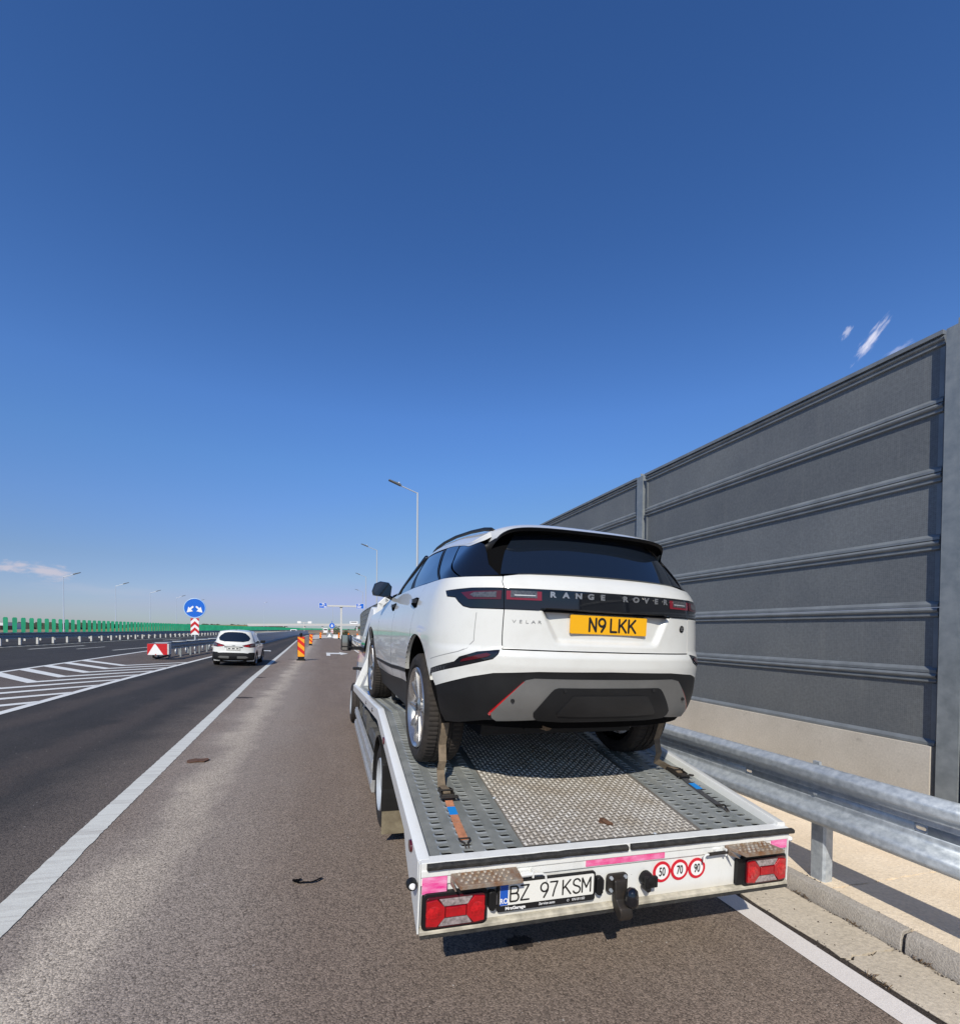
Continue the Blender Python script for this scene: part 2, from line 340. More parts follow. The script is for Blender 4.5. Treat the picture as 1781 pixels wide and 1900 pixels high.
k = mixn(n, l, mathn(n, l, 'MULTIPLY', rangen(n, l, noisen(n, l, t, 6, 9, .72), .5, .78), .3), (.74, .745, .73), (.50, .48, .43))
k = mixn(n, l, mathn(n, l, 'MULTIPLY', rangen(n, l, noisen(n, l, t, 38, 5, .75), .68, .73), .6), k, (.20, .14, .10)); l.new(k, b.inputs['Base Color'])
def dirty_white():
    m = mat('dirty_white_truck_paint', (.74, .74, .73), .4, 0, .2); n, l, b = nodes_of(m); t = n.new('ShaderNodeTexCoord').outputs['Object']
    mp = n.new('ShaderNodeMapping'); mp.inputs['Scale'].default_value = (1, 1, .35); l.new(t, mp.inputs['Vector'])
    a = rangen(n, l, noisen(n, l, mp.outputs[0], 9, 8, .7), .5, .75); s = n.new('ShaderNodeSeparateXYZ'); l.new(t, s.inputs[0])
    low = rangen(n, l, s.outputs[2], .09, .0, 0, 1, True)
    k = mixn(n, l, mathn(n, l, 'MULTIPLY', a, .3), (.76, .765, .75), (.42, .40, .36)); k = mixn(n, l, mathn(n, l, 'MULTIPLY', low, .5), k, (.50, .43, .31))
    k = mixn(n, l, mathn(n, l, 'MULTIPLY', rangen(n, l, noisen(n, l, t, 55, 4, .7), .66, .72), .45), k, (.22, .16, .11))
    l.new(k, b.inputs['Base Color']); return m
M_dirtywhite = dirty_white()
M_car = mat('white_car_paint', (.70, .70, .67), .3, 0, .8, var=.03, vs=3)
n, l, b = nodes_of(M_car); t = n.new('ShaderNodeTexCoord').outputs['Object']   # a light film of road dust
k = mixn(n, l, mathn(n, l, 'MULTIPLY', rangen(n, l, noisen(n, l, t, 7, 9, .7), .48, .8), .22), (.70, .70, .67), (.46, .43, .37)); l.new(k, b.inputs['Base Color'])
M_gap = mat('shadow_gap_black', (.004, .004, .0045), .9, spec=.05)
M_gloss = mat('gloss_black', (.006, .007, .010), .06, 0, .6)
M_glass = mat('tinted_glass', (.008, .012, .020), .04, 0, .3, spec=.7)
M_plastic = mat('black_plastic', (.012, .012, .013), .5, spec=.3, bump=.05, bs=300, var=.3, vs=8)
M_plastic2 = mat('satin_black_plastic', (.018, .018, .019), .40, spec=.35, var=.3, vs=5)
M_grey = mat('grey_satin_trim', (.20, .197, .19), .45, .4, var=.15, vs=5)
M_rubber = mat('tyre_rubber', (.020, .018, .017), .8, spec=.3, var=.5, vs=14, vc=(.040, .033, .029), bump=.1, bs=90)
M_rubber_strip = mat('rubber_edge_strip', (.018, .018, .018), .7, var=.5, vs=18, vc=(.04, .038, .035), bump=.5, bs=30, bdist=.02)
M_alloy = mat('alloy_wheel', (.52, .50, .49), .24, .85, .3, var=.25, vs=9)
M_chrome = mat('chrome', (.75, .75, .76), .15, 1.)
M_redlens = mat('red_lens', (.50, .006, .012), .12, 0, .8, var=.35, vs=24)
M_redlens2 = mat('dark_red_lens', (.075, .003, .008), .1, 0, .8)
M_redsmoke = mat('smoked_red_lens', (.20, .008, .02), .12, 0, .8)
M_clear = mat('clear_lens', (.50, .42, .42), .15, .2, .8, var=.6, vs=60)
M_smoke = mat('smoked_lens', (.05, .05, .06), .12, .3, .8, var=.6, vs=80, vc=(.15, .14, .15))
M_pink = mat('faded_pink_tape', (.86, .30, .52), .5, var=1, vs=9, vc=(.76, .015, .19), stretch=(1, 1, 2.2))
M_pink2 = mat('pale_pink_tape', (.86, .38, .60), .5, var=1, vs=16, vc=(.78, .04, .27), stretch=(.5, 1, 2.5))
M_red = mat('red_reflective', (.55, .01, .015), .4); M_redsticker = mat('red_sticker', (.62, .012, .03), .45)
M_whitefilm = mat('white_reflective', (.85, .85, .85), .4); M_blue = mat('sign_blue', (.005, .13, .62), .35, coat=.2)
M_orange = mat('beacon_orange', (.95, .38, .02), .5); M_beaconred = mat('beacon_red', (.66, .015, .01), .5)
M_green = mat('green_slat', (.012, .36, .18), .55, var=.25, vs=2, coords='World')
M_black = mat('black_print', (.012, .011, .011), .5); M_yellow = mat('yellow_plate', (.86, .43, .008), .35)
M_plate = mat('white_plate', (.80, .79, .74), .35); M_eublue = mat('plate_blue', (.015, .10, .50), .4)
M_silver = mat('silver_letters', (.62, .62, .63), .28, .9)
M_silver2 = mat('dull_silver_letters', (.42, .42, .41), .35, .6)
M_rust = mat('rusty_step', (.34, .30, .255), .7, .35, var=1, vs=16, vc=(.24, .11, .045), bump=.3, bs=120)
M_rustiron = mat('rusted_iron', (.17, .085, .05), .85, .2, var=.5, vs=40)
M_alu = mat('tread_plate', (.24, .22, .195), .5, .3, var=.5, vs=4, vc=(.20, .175, .15))
M_alubar = mat('tread_plate_bars', (.92, .88, .82), .36, .35, var=.45, vs=5, vc=(.66, .58, .48))  # bars far paler than their own sheet, sun glint put into the colour
M_strap = mat('worn_beige_strap', (.23, .175, .12), .85, var=.4, vs=20, bump=.4, bs=220)
M_strapo = mat('faded_orange_strap', (.56, .235, .125), .85, var=.35, vs=24, bump=.4, bs=220)
M_strapb = mat('blue_strap_label', (.01, .22, .62), .6); M_strapk = mat('dark_strap', (.06, .06, .065), .8, var=.4, vs=30)
M_iron = mat('dark_iron', (.028, .026, .025), .5, .4, var=.5, vs=40, vc=(.05, .04, .033))
M_chassis = mat('chassis_grey', (.14, .14, .14), .6, .3, var=.4, vs=7); M_alurail = mat('side_guard_aluminium', (.55, .56, .57), .45, .5, var=.2, vs=8)
M_flap = mat('mud_flap', (.25, .215, .15), .6, var=.6, vs=9, vc=(.13, .105, .07)); M_post = mat('white_post', (.62, .62, .60), .55, var=.2, vs=6)
M_pole = mat('pole_steel', (.50, .53, .56), .5, .3); M_farpole = mat('hazy_far_pole', (.46, .54, .66), .6); M_lamphead = mat('lamp_head_grey', (.10, .11, .12), .5)  # far poles pale and bluish, distance haze put into the colour
M_mirror = mat('mirror_glass', (.55, .60, .66), .04, 1.)
M_earth = mat('field_earth', (.23, .15, .085), .95, var=1, vs=.03, vc=(.34, .26, .15), coords='World')
M_grassy = mat('dry_grass', (.16, .15, .07), .95, var=1, vs=.6, vc=(.24, .20, .11), coords='World')
M_building = mat('pale_cladding', (.62, .63, .66), .6); M_farwall = mat('bridge_concrete', (.50, .50, .52), .8); M_leaf = mat('dark_foliage', (.045, .06, .022), .8, var=1, vs=3, vc=(.09, .095, .035))

def text(parent, s, loc, size, m, rot=(math.pi/2, 0, 0), sx=1., ext=.0008, off=0., name='lettering', align='CENTER', sp=1., shear=0.):
    cu = bpy.data.curves.new(name, 'FONT'); cu.body = s; cu.size = size; cu.extrude = ext; cu.offset = off; cu.align_x = align; cu.align_y = 'CENTER'
    cu.space_character = sp; cu.shear = shear; cu.materials.append(m); cu.resolution_u = 4
    tmp = bpy.data.objects.new(name, cu); col.objects.link(tmp); me = bpy.data.meshes.new_from_object(tmp); bpy.data.objects.remove(tmp); me.name = name
    o = bpy.data.objects.new(name, me); col.objects.link(o); o.parent = parent; o.location = loc; o.rotation_euler = rot; o.scale = (sx, 1, 1); return o
def rounded(w, h, r, n=4, cx=0, cy=0):
    out = []
    for sx, sy, a0 in ((1, 1, 0), (-1, 1, 90), (-1, -1, 180), (1, -1, 270)):
        for i in range(n+1):
            a = math.radians(a0+90*i/n); out.append((cx+sx*(w/2-r)+r*math.cos(a), cy+sy*(h/2-r)+r*math.sin(a)))
    return out

# ================================================================= THE ROAD
S = .04                                                   # the road falls to the right
def gz(x): return -S*x
def sm01(t): t = min(max(t, 0), 1); return t*t*(3-2*t)
def cm(y): return 0 if y < 60 else (y-60)**2/5000.         # gentle bend of the motorway
def ce(y): return 0 if y < 50 else (y-50)**2/1100.         # the slip road leaves to the right
def ysamples(a, b, near=1.): 
    ys = [a]; 
    while ys[-1] < b: ys.append(min(b, ys[-1]+max(near, abs(ys[-1])*.06)))
    return ys
def strip(name, m, xl, xr, ys, dz=0., mesh_only=False):
    mb = MB(); b = []
    for y in ys:
        a, c = xl(y), xr(y); mb.v += [(a, y, gz(a)+dz), (c, y, gz(c)+dz)]
    for i in range(len(ys)-1): mb.f.append((2*i, 2*i+1, 2*i+3, 2*i+2)); mb.m.append(0)
    return tag(mb.build(name, m, fix=False), kind='structure')
def interp(pts): 
    xs, ys = zip(*pts); return lambda v: float(np.interp(v, xs, ys))
edgeX = interp([(-30, -1.75), (0, -1.84), (3.7, -1.88), (4.9, -1.94), (7.6, -2.03), (18.5, -2.41), (43, -2.96), (77, -3.78), (131, -4.3), (200, -2.6), (400, 21)])
islR = interp([(-30, -5.3), (5, -5.72), (11.5, -5.83), (17, -6.02), (23, -6.08), (30, -6.13), (60, -6.36), (124, -6.7), (200, -4.2), (400, 18), (900, 135)])
islL = interp([(-30, -9.1), (19.7, -9.97), (35.7, -10.57), (70, -10.9), (124, -9.9), (200, -6.6), (400, 14), (900, 128)])
# terrain: one sheet out to the horizon, a bank down from the motorway
mb = MB(); xs = [-9000, -3000, -900, -300, -120, -60, -38, -30, -25.5, -6, 4.6, 9, 14, 30, 120, 500, 3000, 9000]
zs = [-1.2, -1.2, -1.0, -.9, -.8, -.5, .25, .75, .93, .05, -.30, -.35, -.9, -1.4, -1.6, -1.6, -1.6, -1.6]
ys = [-60, -20, 0, 20, 50, 80, 120, 180, 260, 400, 600, 900, 1400, 2200, 4000, 10000]
for y in ys:
    for x, z in zip(xs, zs): mb.v.append((x+(cm(min(y, 900)) if abs(x) < 200 else 0), y, z-.03))
for j in range(len(ys)-1):
    for i in range(len(xs)-1):
        a = j*len(xs)+i; mb.f.append((a, a+1, a+len(xs)+1, a+len(xs))); mb.m.append(0)
tag(mb.build('terrain', M_earth, fix=False), kind='structure')
Y1 = ysamples(-20, 900, 2.)
strip('left_carriageway', M_main, lambda y: -24.6+cm(y), lambda y: islR(y)-.1, Y1)
strip('exit_lane_road', M_lane, lambda y: islR(y)-.1, lambda y: edgeX(y)-.02, Y1)
strip('hard_shoulder', M_shoulder, lambda y: edgeX(y)-.02, lambda y: 3.0+ce(y), ysamples(-20, 170, 1.5))
strip('gore_surface', M_gore, lambda y: islL(y)+.02, lambda y: islR(y)-.1, [y for y in Y1 if -20 <= y <= 420], .004)
def ribbon(name, pts, w, m=None, dz=.008):
    """painted line along (x,y) points"""
    mb = MB(); P = [Vector((p[0], p[1], 0)) for p in pts]
    for i, p in enumerate(P):
        t = (P[min(i+1, len(P)-1)]-P[max(i-1, 0)]).normalized(); nn = Vector((t.y, -t.x, 0))*w/2
        for q in (p-nn, p+nn): mb.v.append((q.x, q.y, gz(q.x)+dz))
    for i in range(len(P)-1): mb.f.append((2*i, 2*i+1, 2*i+3, 2*i+2)); mb.m.append(0)
    return tag(mb.build(name, m or M_line, fix=False), kind='structure')
def polymark(name, poly, m=None, dz=.012):
    mb = MB(); mb.v = [(x, y, gz(x)+dz) for x, y in poly]; mb.f = [tuple(range(len(poly)))]; mb.m = [0]
    o = mb.build(name, m or M_line_fresh, fix=False)
    if o.data.polygons[0].normal.z < 0: o.data.flip_normals()
    return tag(o, kind='structure')
# wide worn line between lane and shoulder, its edge a little ragged
mb = MB(); y = -20.; k = 0; r2 = random.Random(3)
while y < 131:
    w = .098+(.004*r2.uniform(-1, 1) if y < 25 else 0); w2 = .098+(.006*r2.uniform(-1, 1) if y < 25 else 0)
    x = edgeX(y); mb.v += [(x-w, y, gz(x-w)+.005), (x+w2, y, gz(x+w2)+.005)]; y += .045 if 1 < y < 12 else (.3 if y < 30 else 2.)
for i in range(len(mb.v)//2-1): mb.f.append((2*i, 2*i+1, 2*i+3, 2*i+2)); mb.m.append(0)
tag(mb.build('edge_line', M_line, fix=False), kind='structure')
ribbon('edge_line', [(2.90+ce(y), y) for y in ysamples(-20, 115, 1.)], .175, M_line_warm, .005)
ribbon('edge_line', [(islR(y), y) for y in ysamples(-20, 500, 2.)], .18, M_line_fresh, .009)
ribbon('edge_line', [(islL(y), y) for y in ysamples(-20, 500, 2.)], .18, M_line_fresh, .009)
ribbon('edge_line', [(-17.5+cm(y), y) for y in ysamples(5, 700, 3.)], .18, M_line, .006)
ribbon('edge_line', [(-4.2+.3*sm01((y-131)/60), y) for y in ysamples(128, 150, 3.)]+[(edgeX(y), y) for y in ysamples(160, 330, 8.)], .2, M_line_fresh, .006)
for y0 in (9.6, 33.6, 57.6, 81.6, 105.6): ribbon('lane_line', [(-15.72+cm(y), y) for y in (y0, y0+3.3, y0+6.7)], .16, M_line, .006)
for y0 in (10.6, 35.2, 47, 59, 71, 83, 95, 107): ribbon('lane_line', [(-12.3+cm(y)+.04*(y-35), y) for y in (y0, y0+3, y0+5.6)], .17, M_line, .006)
for y0 in (35.4, 49.0, 61.0): ribbon('lane_line', [(-14.2+cm(y), y) for y in (y0, y0+4)], .12, M_line, .006)
# chevron hatching on the gore
for i in range(12):
    ya = 23.5-1.65*i; w = .60; xa = -7.82; xr = islR(ya+2.4)-.06; xl = islL(ya+2.3)+.06
    polymark('hatch_marking', [(xa, ya-w*.42), (xr, ya+2.45), (xr, ya+2.45+.42), (xa-.02, ya+w*.45), (xl, ya+2.42+.30), (xl, ya+2.42-.30)], M_line_fresh, .013)
def arrow(x, y, L, kind):
    w = .085
    if kind == 'right_turn':
        polymark('arrow_marking', [(x-w*1.6, y), (x+w*1.6, y), (x+w*1.6, y+L*.55), (x+.9, y+L*.62), (x+.9, y+L*.38), (x+1.55, y+L*.86), (x+.9, y+L*1.3), (x+.9, y+L*1.02), (x-w*1.6, y+L*.95)], M_line_fresh)
    else:
        polymark('arrow_marking', [(x-.09, y), (x+.09, y), (x+.13, y+2.0), (x+.45, y+2.3), (x+.75, y+1.9), (x+.55, y+3.6), (x-.25, y+3.2), (x+.12, y+2.75), (x-.09, y+2.3)], M_line_fresh)
arrow(.35, 36.2, 5.0, 'right_turn'); arrow(-4.55, 38.2, 4, 'bent')
# drainage channel, kerb and verge at the right: separate cast pieces with ragged joints over dark earth
strip('verge_bed', M_joint, lambda y: 3.04+ce(y), lambda y: 5.0+ce(y), ysamples(-20, 120, 2.), -.03)
strip('bitumen_joint', M_tarjoint, lambda y: 2.97+ce(y), lambda y: 3.06+ce(y), ysamples(-20, 120, .4), .002)
def slab(name, x0, x1, y0, y1, z, m, jag, thick=.09, parent=None, slope=0.):
    r = random.Random(int(y0*100)+int(x0*10)); nx = max(2, int((x1-x0)/.05)); ny = max(2, int((y1-y0)/.10))
    loop = [(x0+(x1-x0)*i/nx, y0+jag*r.uniform(-.5, 1)) for i in range(nx)]+[(x1+jag*.6*r.uniform(-1, .3), y0+(y1-y0)*i/ny) for i in range(ny)]
    loop += [(x1-(x1-x0)*i/nx, y1+jag*r.uniform(-1, .5)) for i in range(nx)]+[(x0+jag*.9*r.uniform(-.3, 1), y1-(y1-y0)*i/ny) for i in range(ny)]
    mb = MB(); n_ = len(loop)
    mb.v = [(x+ce(y), y, gz(x)+z+slope*(x-x0)) for x, y in loop]+[(x+ce(y), y, gz(x)+z-thick) for x, y in loop]
    mb.f = [tuple(range(n_))]+[(i, n_+i, n_+(i+1) % n_, (i+1) % n_) for i in range(n_)]; mb.m = [0]*len(mb.f)
    o = mb.build(name, m, parent); o['kind'] = 'structure' if parent is None else None
    if parent is not None: del o['kind']
    return o
vr = tag(empty('verge'), kind='structure'); ch = tag(empty('drainage_channel'), kind='structure'); kb = tag(empty('kerb'), kind='structure')
y = -3.4
while y < 60:
    slab('concrete_slab', 3.612, 4.86, y+.007, y+3.0, .118, M_verge, .012, parent=vr); y += 3.0
y = -3.9
while y < 60:
    slab('concrete_slab', 3.035, 3.492, y+.006, y+3.0, .005, M_channel, .022, parent=ch, slope=-.01); y += 3.0
y = -3.92
while y < 55:
    e = random.Random(int(y*10)); d = .006
    mb = MB(); prof = [(-.012, -.08), (.0, .085), (.014, .116), (.088, .122), (.095, .11), (.095, -.08)]
    yy = [y+d+(.99-2*d)*i/6 for i in range(7)]
    mb.sweep(prof, [(3.515+ce(q)+e.uniform(-.003, .003), q, gz(3.5)+e.uniform(-.002, .002)) for q in yy], closed=True, cap=True)
    mb.build('kerb_stone', M_kerb, kb, bevel=.006); y += 1.0
strip('kerb', M_kerb, lambda y: 3.5+ce(y), lambda y: 3.63+ce(y), ysamples(56, 118, 3.), .12)
strip('verge', M_verge, lambda y: 3.62+ce(y), lambda y: 4.9+ce(y), ysamples(56, 118, 3.), .11)
# grit in the gutter (nobody could count it)
mb = MB(); r = random.Random(5)
for i in range(900):
    y = 1.2+5*r.random()**1.4; x = r.choice([3.02+.05*r.random(), 3.46+.04*r.random(), 3.605+.02*r.random(), 3.1+.38*r.random() if r.random() < .25 else 3.48, 4.80+.06*r.random()]); s_ = .003+.006*r.random()**2
    z = gz(x)+(.119 if x > 3.6 else .004)
    vs = [(x+s_*math.cos(a+i)*r.uniform(.6, 1.2), y+s_*math.sin(a+i)*r.uniform(.6, 1.2), z) for a in (0, 1.5, 3, 4.6)]+[(x, y, z+s_*.8)]
    mb.add(vs, [(0, 1, 4), (1, 2, 4), (2, 3, 4), (3, 0, 4)])
tag(mb.build('grit', M_joint), 'dark grit and crumbs lying along the gutter and kerb joints', 'grit', kind='stuff')

# ================================================================= NOISE BARRIER
nb = tag(empty('noise_barrier', loc=(4.88, 2.6, 0)), 'tall dark grey perforated noise barrier on a concrete plinth behind the guardrail', 'noise barrier')
ZB = [.94, 1.555, 2.11, 2.67, 3.235, 3.81, 4.36]
def panel_mesh(L, h, top, name):
    mb = MB(); prof = [(0, .050), (0, h-.080), (-.022, h-.072), (-.022, h-.060), (-.014, h-.052), (-.014, h-.044), (-.034, h-.032), (-.038, h-.020), (-.022, h), (.06, h), (.06, 0), (-.026, 0), (-.026, .022)]
    mb.sweep(prof, [(0, 0, 0), (0, L/2, 0), (0, L, 0)], closed=True, cap=True)
    # flat field in perforated sheet, lips in plain edge steel
    npf = len(prof)
    for fi in range(len(mb.f)):
        j = fi % npf if fi < 2*npf else 0
        mb.m[fi] = 0 if (fi < 2*npf and j == 0) else 1
    mb.box(-.010, .0, .0, .035, .045, h-.09, 1); mb.box(-.010, .0, L-.035, L, .045, h-.09, 1)
    return mb.mesh(name, [M_panel, M_panel_rail], fix=True)
PM = [panel_mesh(3.90, ZB[i+1]-ZB[i]-.006, False, 'sound_panel') for i in range(6)]
cap_mb = MB(); cap_mb.box(-.05, .075, 0, 3.90, 0, .035); CAPM = cap_mb.mesh('top_cap', M_panel_rail)
post_mb = MB(); post_mb.box(-.052, -.038, -.075, .075, 0, 4.51); post_mb.box(.13, .145, -.075, .075, 0, 4.51); post_mb.box(-.038, .13, -.005, .005, 0, 4.56)
PSTM = post_mb.mesh('post', M_galv_dark)
pl_mb = MB(); pl_mb.box(-.06, .09, 0, 3.88, 0, .99); PLM = pl_mb.mesh('concrete_panel', M_plinth)
y = 2.6-4.1*2
while y < 110:
    x0 = 4.88+ce(y); a = math.atan2(ce(y+4.1)-ce(y), 4.1); dz = gz(x0)-gz(4.88)
    o = link('post', PSTM, nb); o.location = (x0-4.88, y-2.6-.03, -.2+dz+.06); o.rotation_euler = (0, 0, -a)
    for i in range(6):
        o = link('sound_panel', PM[i], nb); o.location = (x0-4.88+.015, y-2.6+.08, ZB[i]+dz); o.rotation_euler = (0, 0, -a)
    o = link('top_cap', CAPM, nb); o.location = (x0-4.88+.015, y-2.6+.08, ZB[6]+dz-.004); o.rotation_euler = (0, 0, -a)
    o = link('concrete_panel', PLM, nb); o.location = (x0-4.88+.015, y-2.6+.09, -.055+dz); o.rotation_euler = (0, 0, -a)
    y += 4.1

# ================================================================= GUARDRAIL AT THE RIGHT
gr_ = tag(empty('guardrail', loc=(3.62, 2.74, 0)), 'galvanised double-wave guardrail on steel posts beside the pale concrete verge', 'guardrail')
def wave(z0, z1, d=.085, n=48):
    h = z1-z0; P = []
    def hump(q): q = abs(q); return 1. if q < .22 else (0. if q > 1 else .5+.5*math.cos(math.pi*((q-.22)/.78))**1)
    return [(-d*max(hump((i/n-.155)/.205), hump((i/n-.845)/.205)), z0+h*i/n) for i in range(n+1)]
    for i in range(n+1):
        t = i/n; v = .5-.5*math.cos(2*math.pi*min(max((t-.0)/1., 0), 1)*2)
        v = v**.62; e = 1.; P.append((-d*v*e, z0+h*t))
    return P
def beam(L, slots, z0=.415, z1=.872, nm='rail_beam', m=M_galv, d=.085):
    mb = MB(); P = wave(z0, z1, d); n_ = len(P)
    zc = (z0+z1)/2; lo = [p for p in P if p[1] <= zc-.028]; hi = [p for p in P if p[1] >= zc+.028]
    ny = 4
    for part in (lo, hi): mb.sweep(part, [(0, L*i/ny, 0) for i in range(ny+1)])
    a, c = lo[-1], hi[0]; ys = [0]+sorted(sum(([s-.035, s+.035] for s in slots), []))+[L]
    def q(y, z): return (0., y, z)
    for i in range(len(ys)-1):
        b0, b1 = ys[i], ys[i+1]
        if i % 2 == 0: mb.add([(a[0], b0, a[1]), (a[0], b1, a[1]), (c[0], b1, c[1]), (c[0], b0, c[1])], [(0, 1, 2, 3)])
        else:
            k = 16; s = (b0+b1)/2; inn = []; out = []
            for j in range(k):
                an = 2*math.pi*j/k+math.pi/4; ca, sa = math.cos(an), math.sin(an); e = max(abs(ca), abs(sa))
                out.append((a[0], s+.035*ca/e, zc+(c[1]-a[1])/2*sa/e)); inn.append((a[0], s+(.018*(1 if ca > 0 else -1)+.011*ca), zc+.011*sa))
            mb.add(out+inn, [(j, (j+1) % k, k+(j+1) % k, k+j) for j in range(k)])
    me = mb.mesh(nm, m, smooth=50)
    return me
BM = beam(4.1, [.64, 1.95, 3.30]); PTM_ = MB(); PTM_.prism([(-.05, -.045), (-.035, -.06), (.035, -.06), (.05, -.045), (.05, .045), (.035, .06), (-.035, .06), (-.05, .045)], -.25, .86, 'z'); PTM_.box(-.045, -.02, .0, .05, .85, .905); PTM_.box(-.064, -.04, -.03, .03, .56, .73)
PTM = PTM_.mesh('rail_post', M_galv, smooth=30)
bolt = MB(); bolt.lathe([(-.012, .0), (-.012, .014), (0, .016)], 'x', 8); BOLT = bolt.mesh('bolt', M_galv)
y = 1.41-4.1*2
while y < 112:
    x0 = 3.62+ce(y); a = math.atan2(ce(y+4.1)-ce(y), 4.1); dz = gz(x0)-gz(3.62)
    o = link('rail_beam', BM, gr_); o.location = (x0-3.62, y-2.74, dz); o.rotation_euler = (0, 0, -a)
    sol = o.modifiers.new('thickness', 'SOLIDIFY'); sol.thickness = .004; sol.offset = 0
    p = link('rail_post', PTM, gr_); p.location = (x0-3.62+.068, y-2.74+1.33, dz-.02)
    q = link('bolt', BOLT, gr_); q.location = (x0-3.62-.004, y-2.74+1.33, dz+.6435)
    y += 4.1

# ================================================================= STREET LAMPS
def lamp(x, y, top, arm, side, label, group, z0=0.):
    t = tag(empty('street_lamp', loc=(x, y, z0)), label, 'street lamp', group); h = top-z0; k_ = 1 if side < 0 else .7
    mb = MB(); mb.tube([(0, 0, 0), (0, 0, h*.5), (0, 0, h)], [.095*k_, .075*k_, .05*k_], 10); mb.build('pole', M_pole if side < 0 else M_farpole, t, smooth=40)
    mb = MB(); mb.tube([(0, 0, h-.03), (side*arm*.62, 0, h+arm*.20)], .032, 8); mb.build('arm', M_pole, t, smooth=40)
    a = (side*arm*.58, h+arm*.19); b = (side*arm, h+arm*.34); mb = MB()
    dx, dz = b[0]-a[0], b[1]-a[1]; L = math.hypot(dx, dz); ux, uz = dx/L, dz/L; nx, nz = -uz*side, ux*side
    mb.prism([(a[0]-nx*.03, a[1]-nz*.03), (b[0]-nx*.02, b[1]-nz*.02), (b[0]+nx*.03, b[1]+nz*.03), (a[0]+nx*.07+ux*.15, a[1]+nz*.07+uz*.15), (a[0]+nx*.05, a[1]+nz*.05)], -.13, .13, 'y')
    mb.build('lamp_head', M_lamphead, t)
    mb = MB(); mb.tube([(a[0]+ux*.12, 0, a[1]+uz*.12+.05), (a[0]+ux*.12, 0, a[1]+uz*.12+.16)], .04, 8); mb.build('sensor', M_whitefilm, t)
G1 = 'street lamps standing behind the noise barrier'; G2 = 'street lamps beyond the far carriageway'
for i, (x, y, top) in enumerate(((5.45, 29.5, 10.26), (5.75, 56, 10.9), (6.9, 85, 10.9), (8.6, 115, 10.6))):
    lamp(x, y, top, 1.75, -1, ['tallest lamp, curved arm pointing left just above the loaded white car', 'second lamp above the car mirror, smaller than the tallest one', 'third lamp along the slip road, behind the blue direction sign', 'smallest lamp of the row at the far end of the slip road'][i], G1, gz(x)-.4)
for i, (x, y) in enumerate(((-32.7, 78), (-32.9, 95.5), (-33.3, 113.7), (-33.0, 131), (-33.0, 150))):
    lamp(x, y, 8.55 if i == 0 else 8.7+i*.12, 1.9, 1, ['largest far lamp, standing left behind the green slats under the cloud', 'far lamp right of the largest one behind the green slats', 'far lamp left of the round blue sign', 'faint far lamp just left of the round blue sign', 'faint far lamp right behind the round blue sign'][i], G2, .5)
lamp(-21.4, 200, 11.7, 1.2, 1, 'lone thin lamp right of the passing white car near the flyover', G2, 1.)
lamp(2.9, 165, 9.3, 1.4, -1, 'thin lamp between the two halves of the T-shaped sign gantry', G2, 0)

# ================================================================= CENTRAL RESERVE: guardrail with green anti-glare slats
md = tag(empty('median_guardrail', loc=(-18.4, 10, 0)), 'double steel guardrail on pale posts under the green anti-glare slats', 'guardrail')
mp_ = MB(); mp_.box(-.06, .06, -.05, .05, -.3, .56); MPM = mp_.mesh('rail_post', M_post)
lb = beam(4.0, [], .45, .80, 'rail_beam', M_galv_dark, .07)
def zmed(x): return .735
y = 6.4; k = 0
while y < 190:
    x = -18.4+cm(y)
    o = link('rail_post', MPM, md); o.location = (x+18.4, y-10, .735); 
    if k % 2 == 0:
        for sx_, rz_ in ((.10, math.pi), (-.55, 0)):
            o = link('rail_beam', lb, md); o.location = (x+18.4+sx_, y-10+(4.0 if rz_ else 0), .735); o.rotation_euler = (0, 0, rz_)
    y += 2.0; k += 1
mb = MB()
while y < 700:
    x = -18.4+cm(y); x2 = -18.4+cm(y+8)
    mb.box(0, .12, 0, 8.05, 1.19, 1.54, F=lambda a, b, c: (x+18.4+(x2-x)*b/8+a, y-10+b, c)); y += 8
tag(mb.build('far_rail', M_galv_dark, md), kind='stuff')
mb = MB()   # back row of posts seen through the gap, with their own rail
for i in range(60):
    y_ = 9+2.1*i; mb.box(-21.2+cm(y_)+18.4, -21.08+cm(y_)+18.4, y_-10, y_-9.92, .55, 1.35)
tag(mb.build('rear_posts', M_post, md), kind='stuff')
mb = MB(); 
for i in range(16): mb.box(-21.1+cm(10+8*i)+18.4, -21.0+cm(10+8*i)+18.4, 8*i, 8*i+8.02, 1.02, 1.14)
mb.build('rear_rail', M_post, md)
gs = tag(empty('anti_glare_screen', loc=(-18.4, 10, 1.5)), 'long row of upright green anti-glare slats on the central reserve', 'screen')
sb = MB(); sb.prism([(-.10, .0), (-.07, -.03), (.07, -.03), (.10, .0), (.115, .86), (.075, .93), (-.075, .93), (-.115, .86)], -.012, .012, 'y'); SLM = sb.mesh('slat', M_green)
y = 11.; k = 0
while k < 260:
    o = link('slat', SLM, gs); o.location = (cm(y)-.05, y-10, .05); o.rotation_euler = (0, 0, math.radians(rnd.uniform(-5, 5)+14)); y += .93; k += 1
mb = MB()
while y < 700:
    mb.box(-.07, .07, -.01, .01, .05, .95, F=lambda a, b, c: (a+cm(y)-.05, b+y-10, c)); y += 1.3
tag(mb.build('far_slats', M_green, gs), kind='stuff')

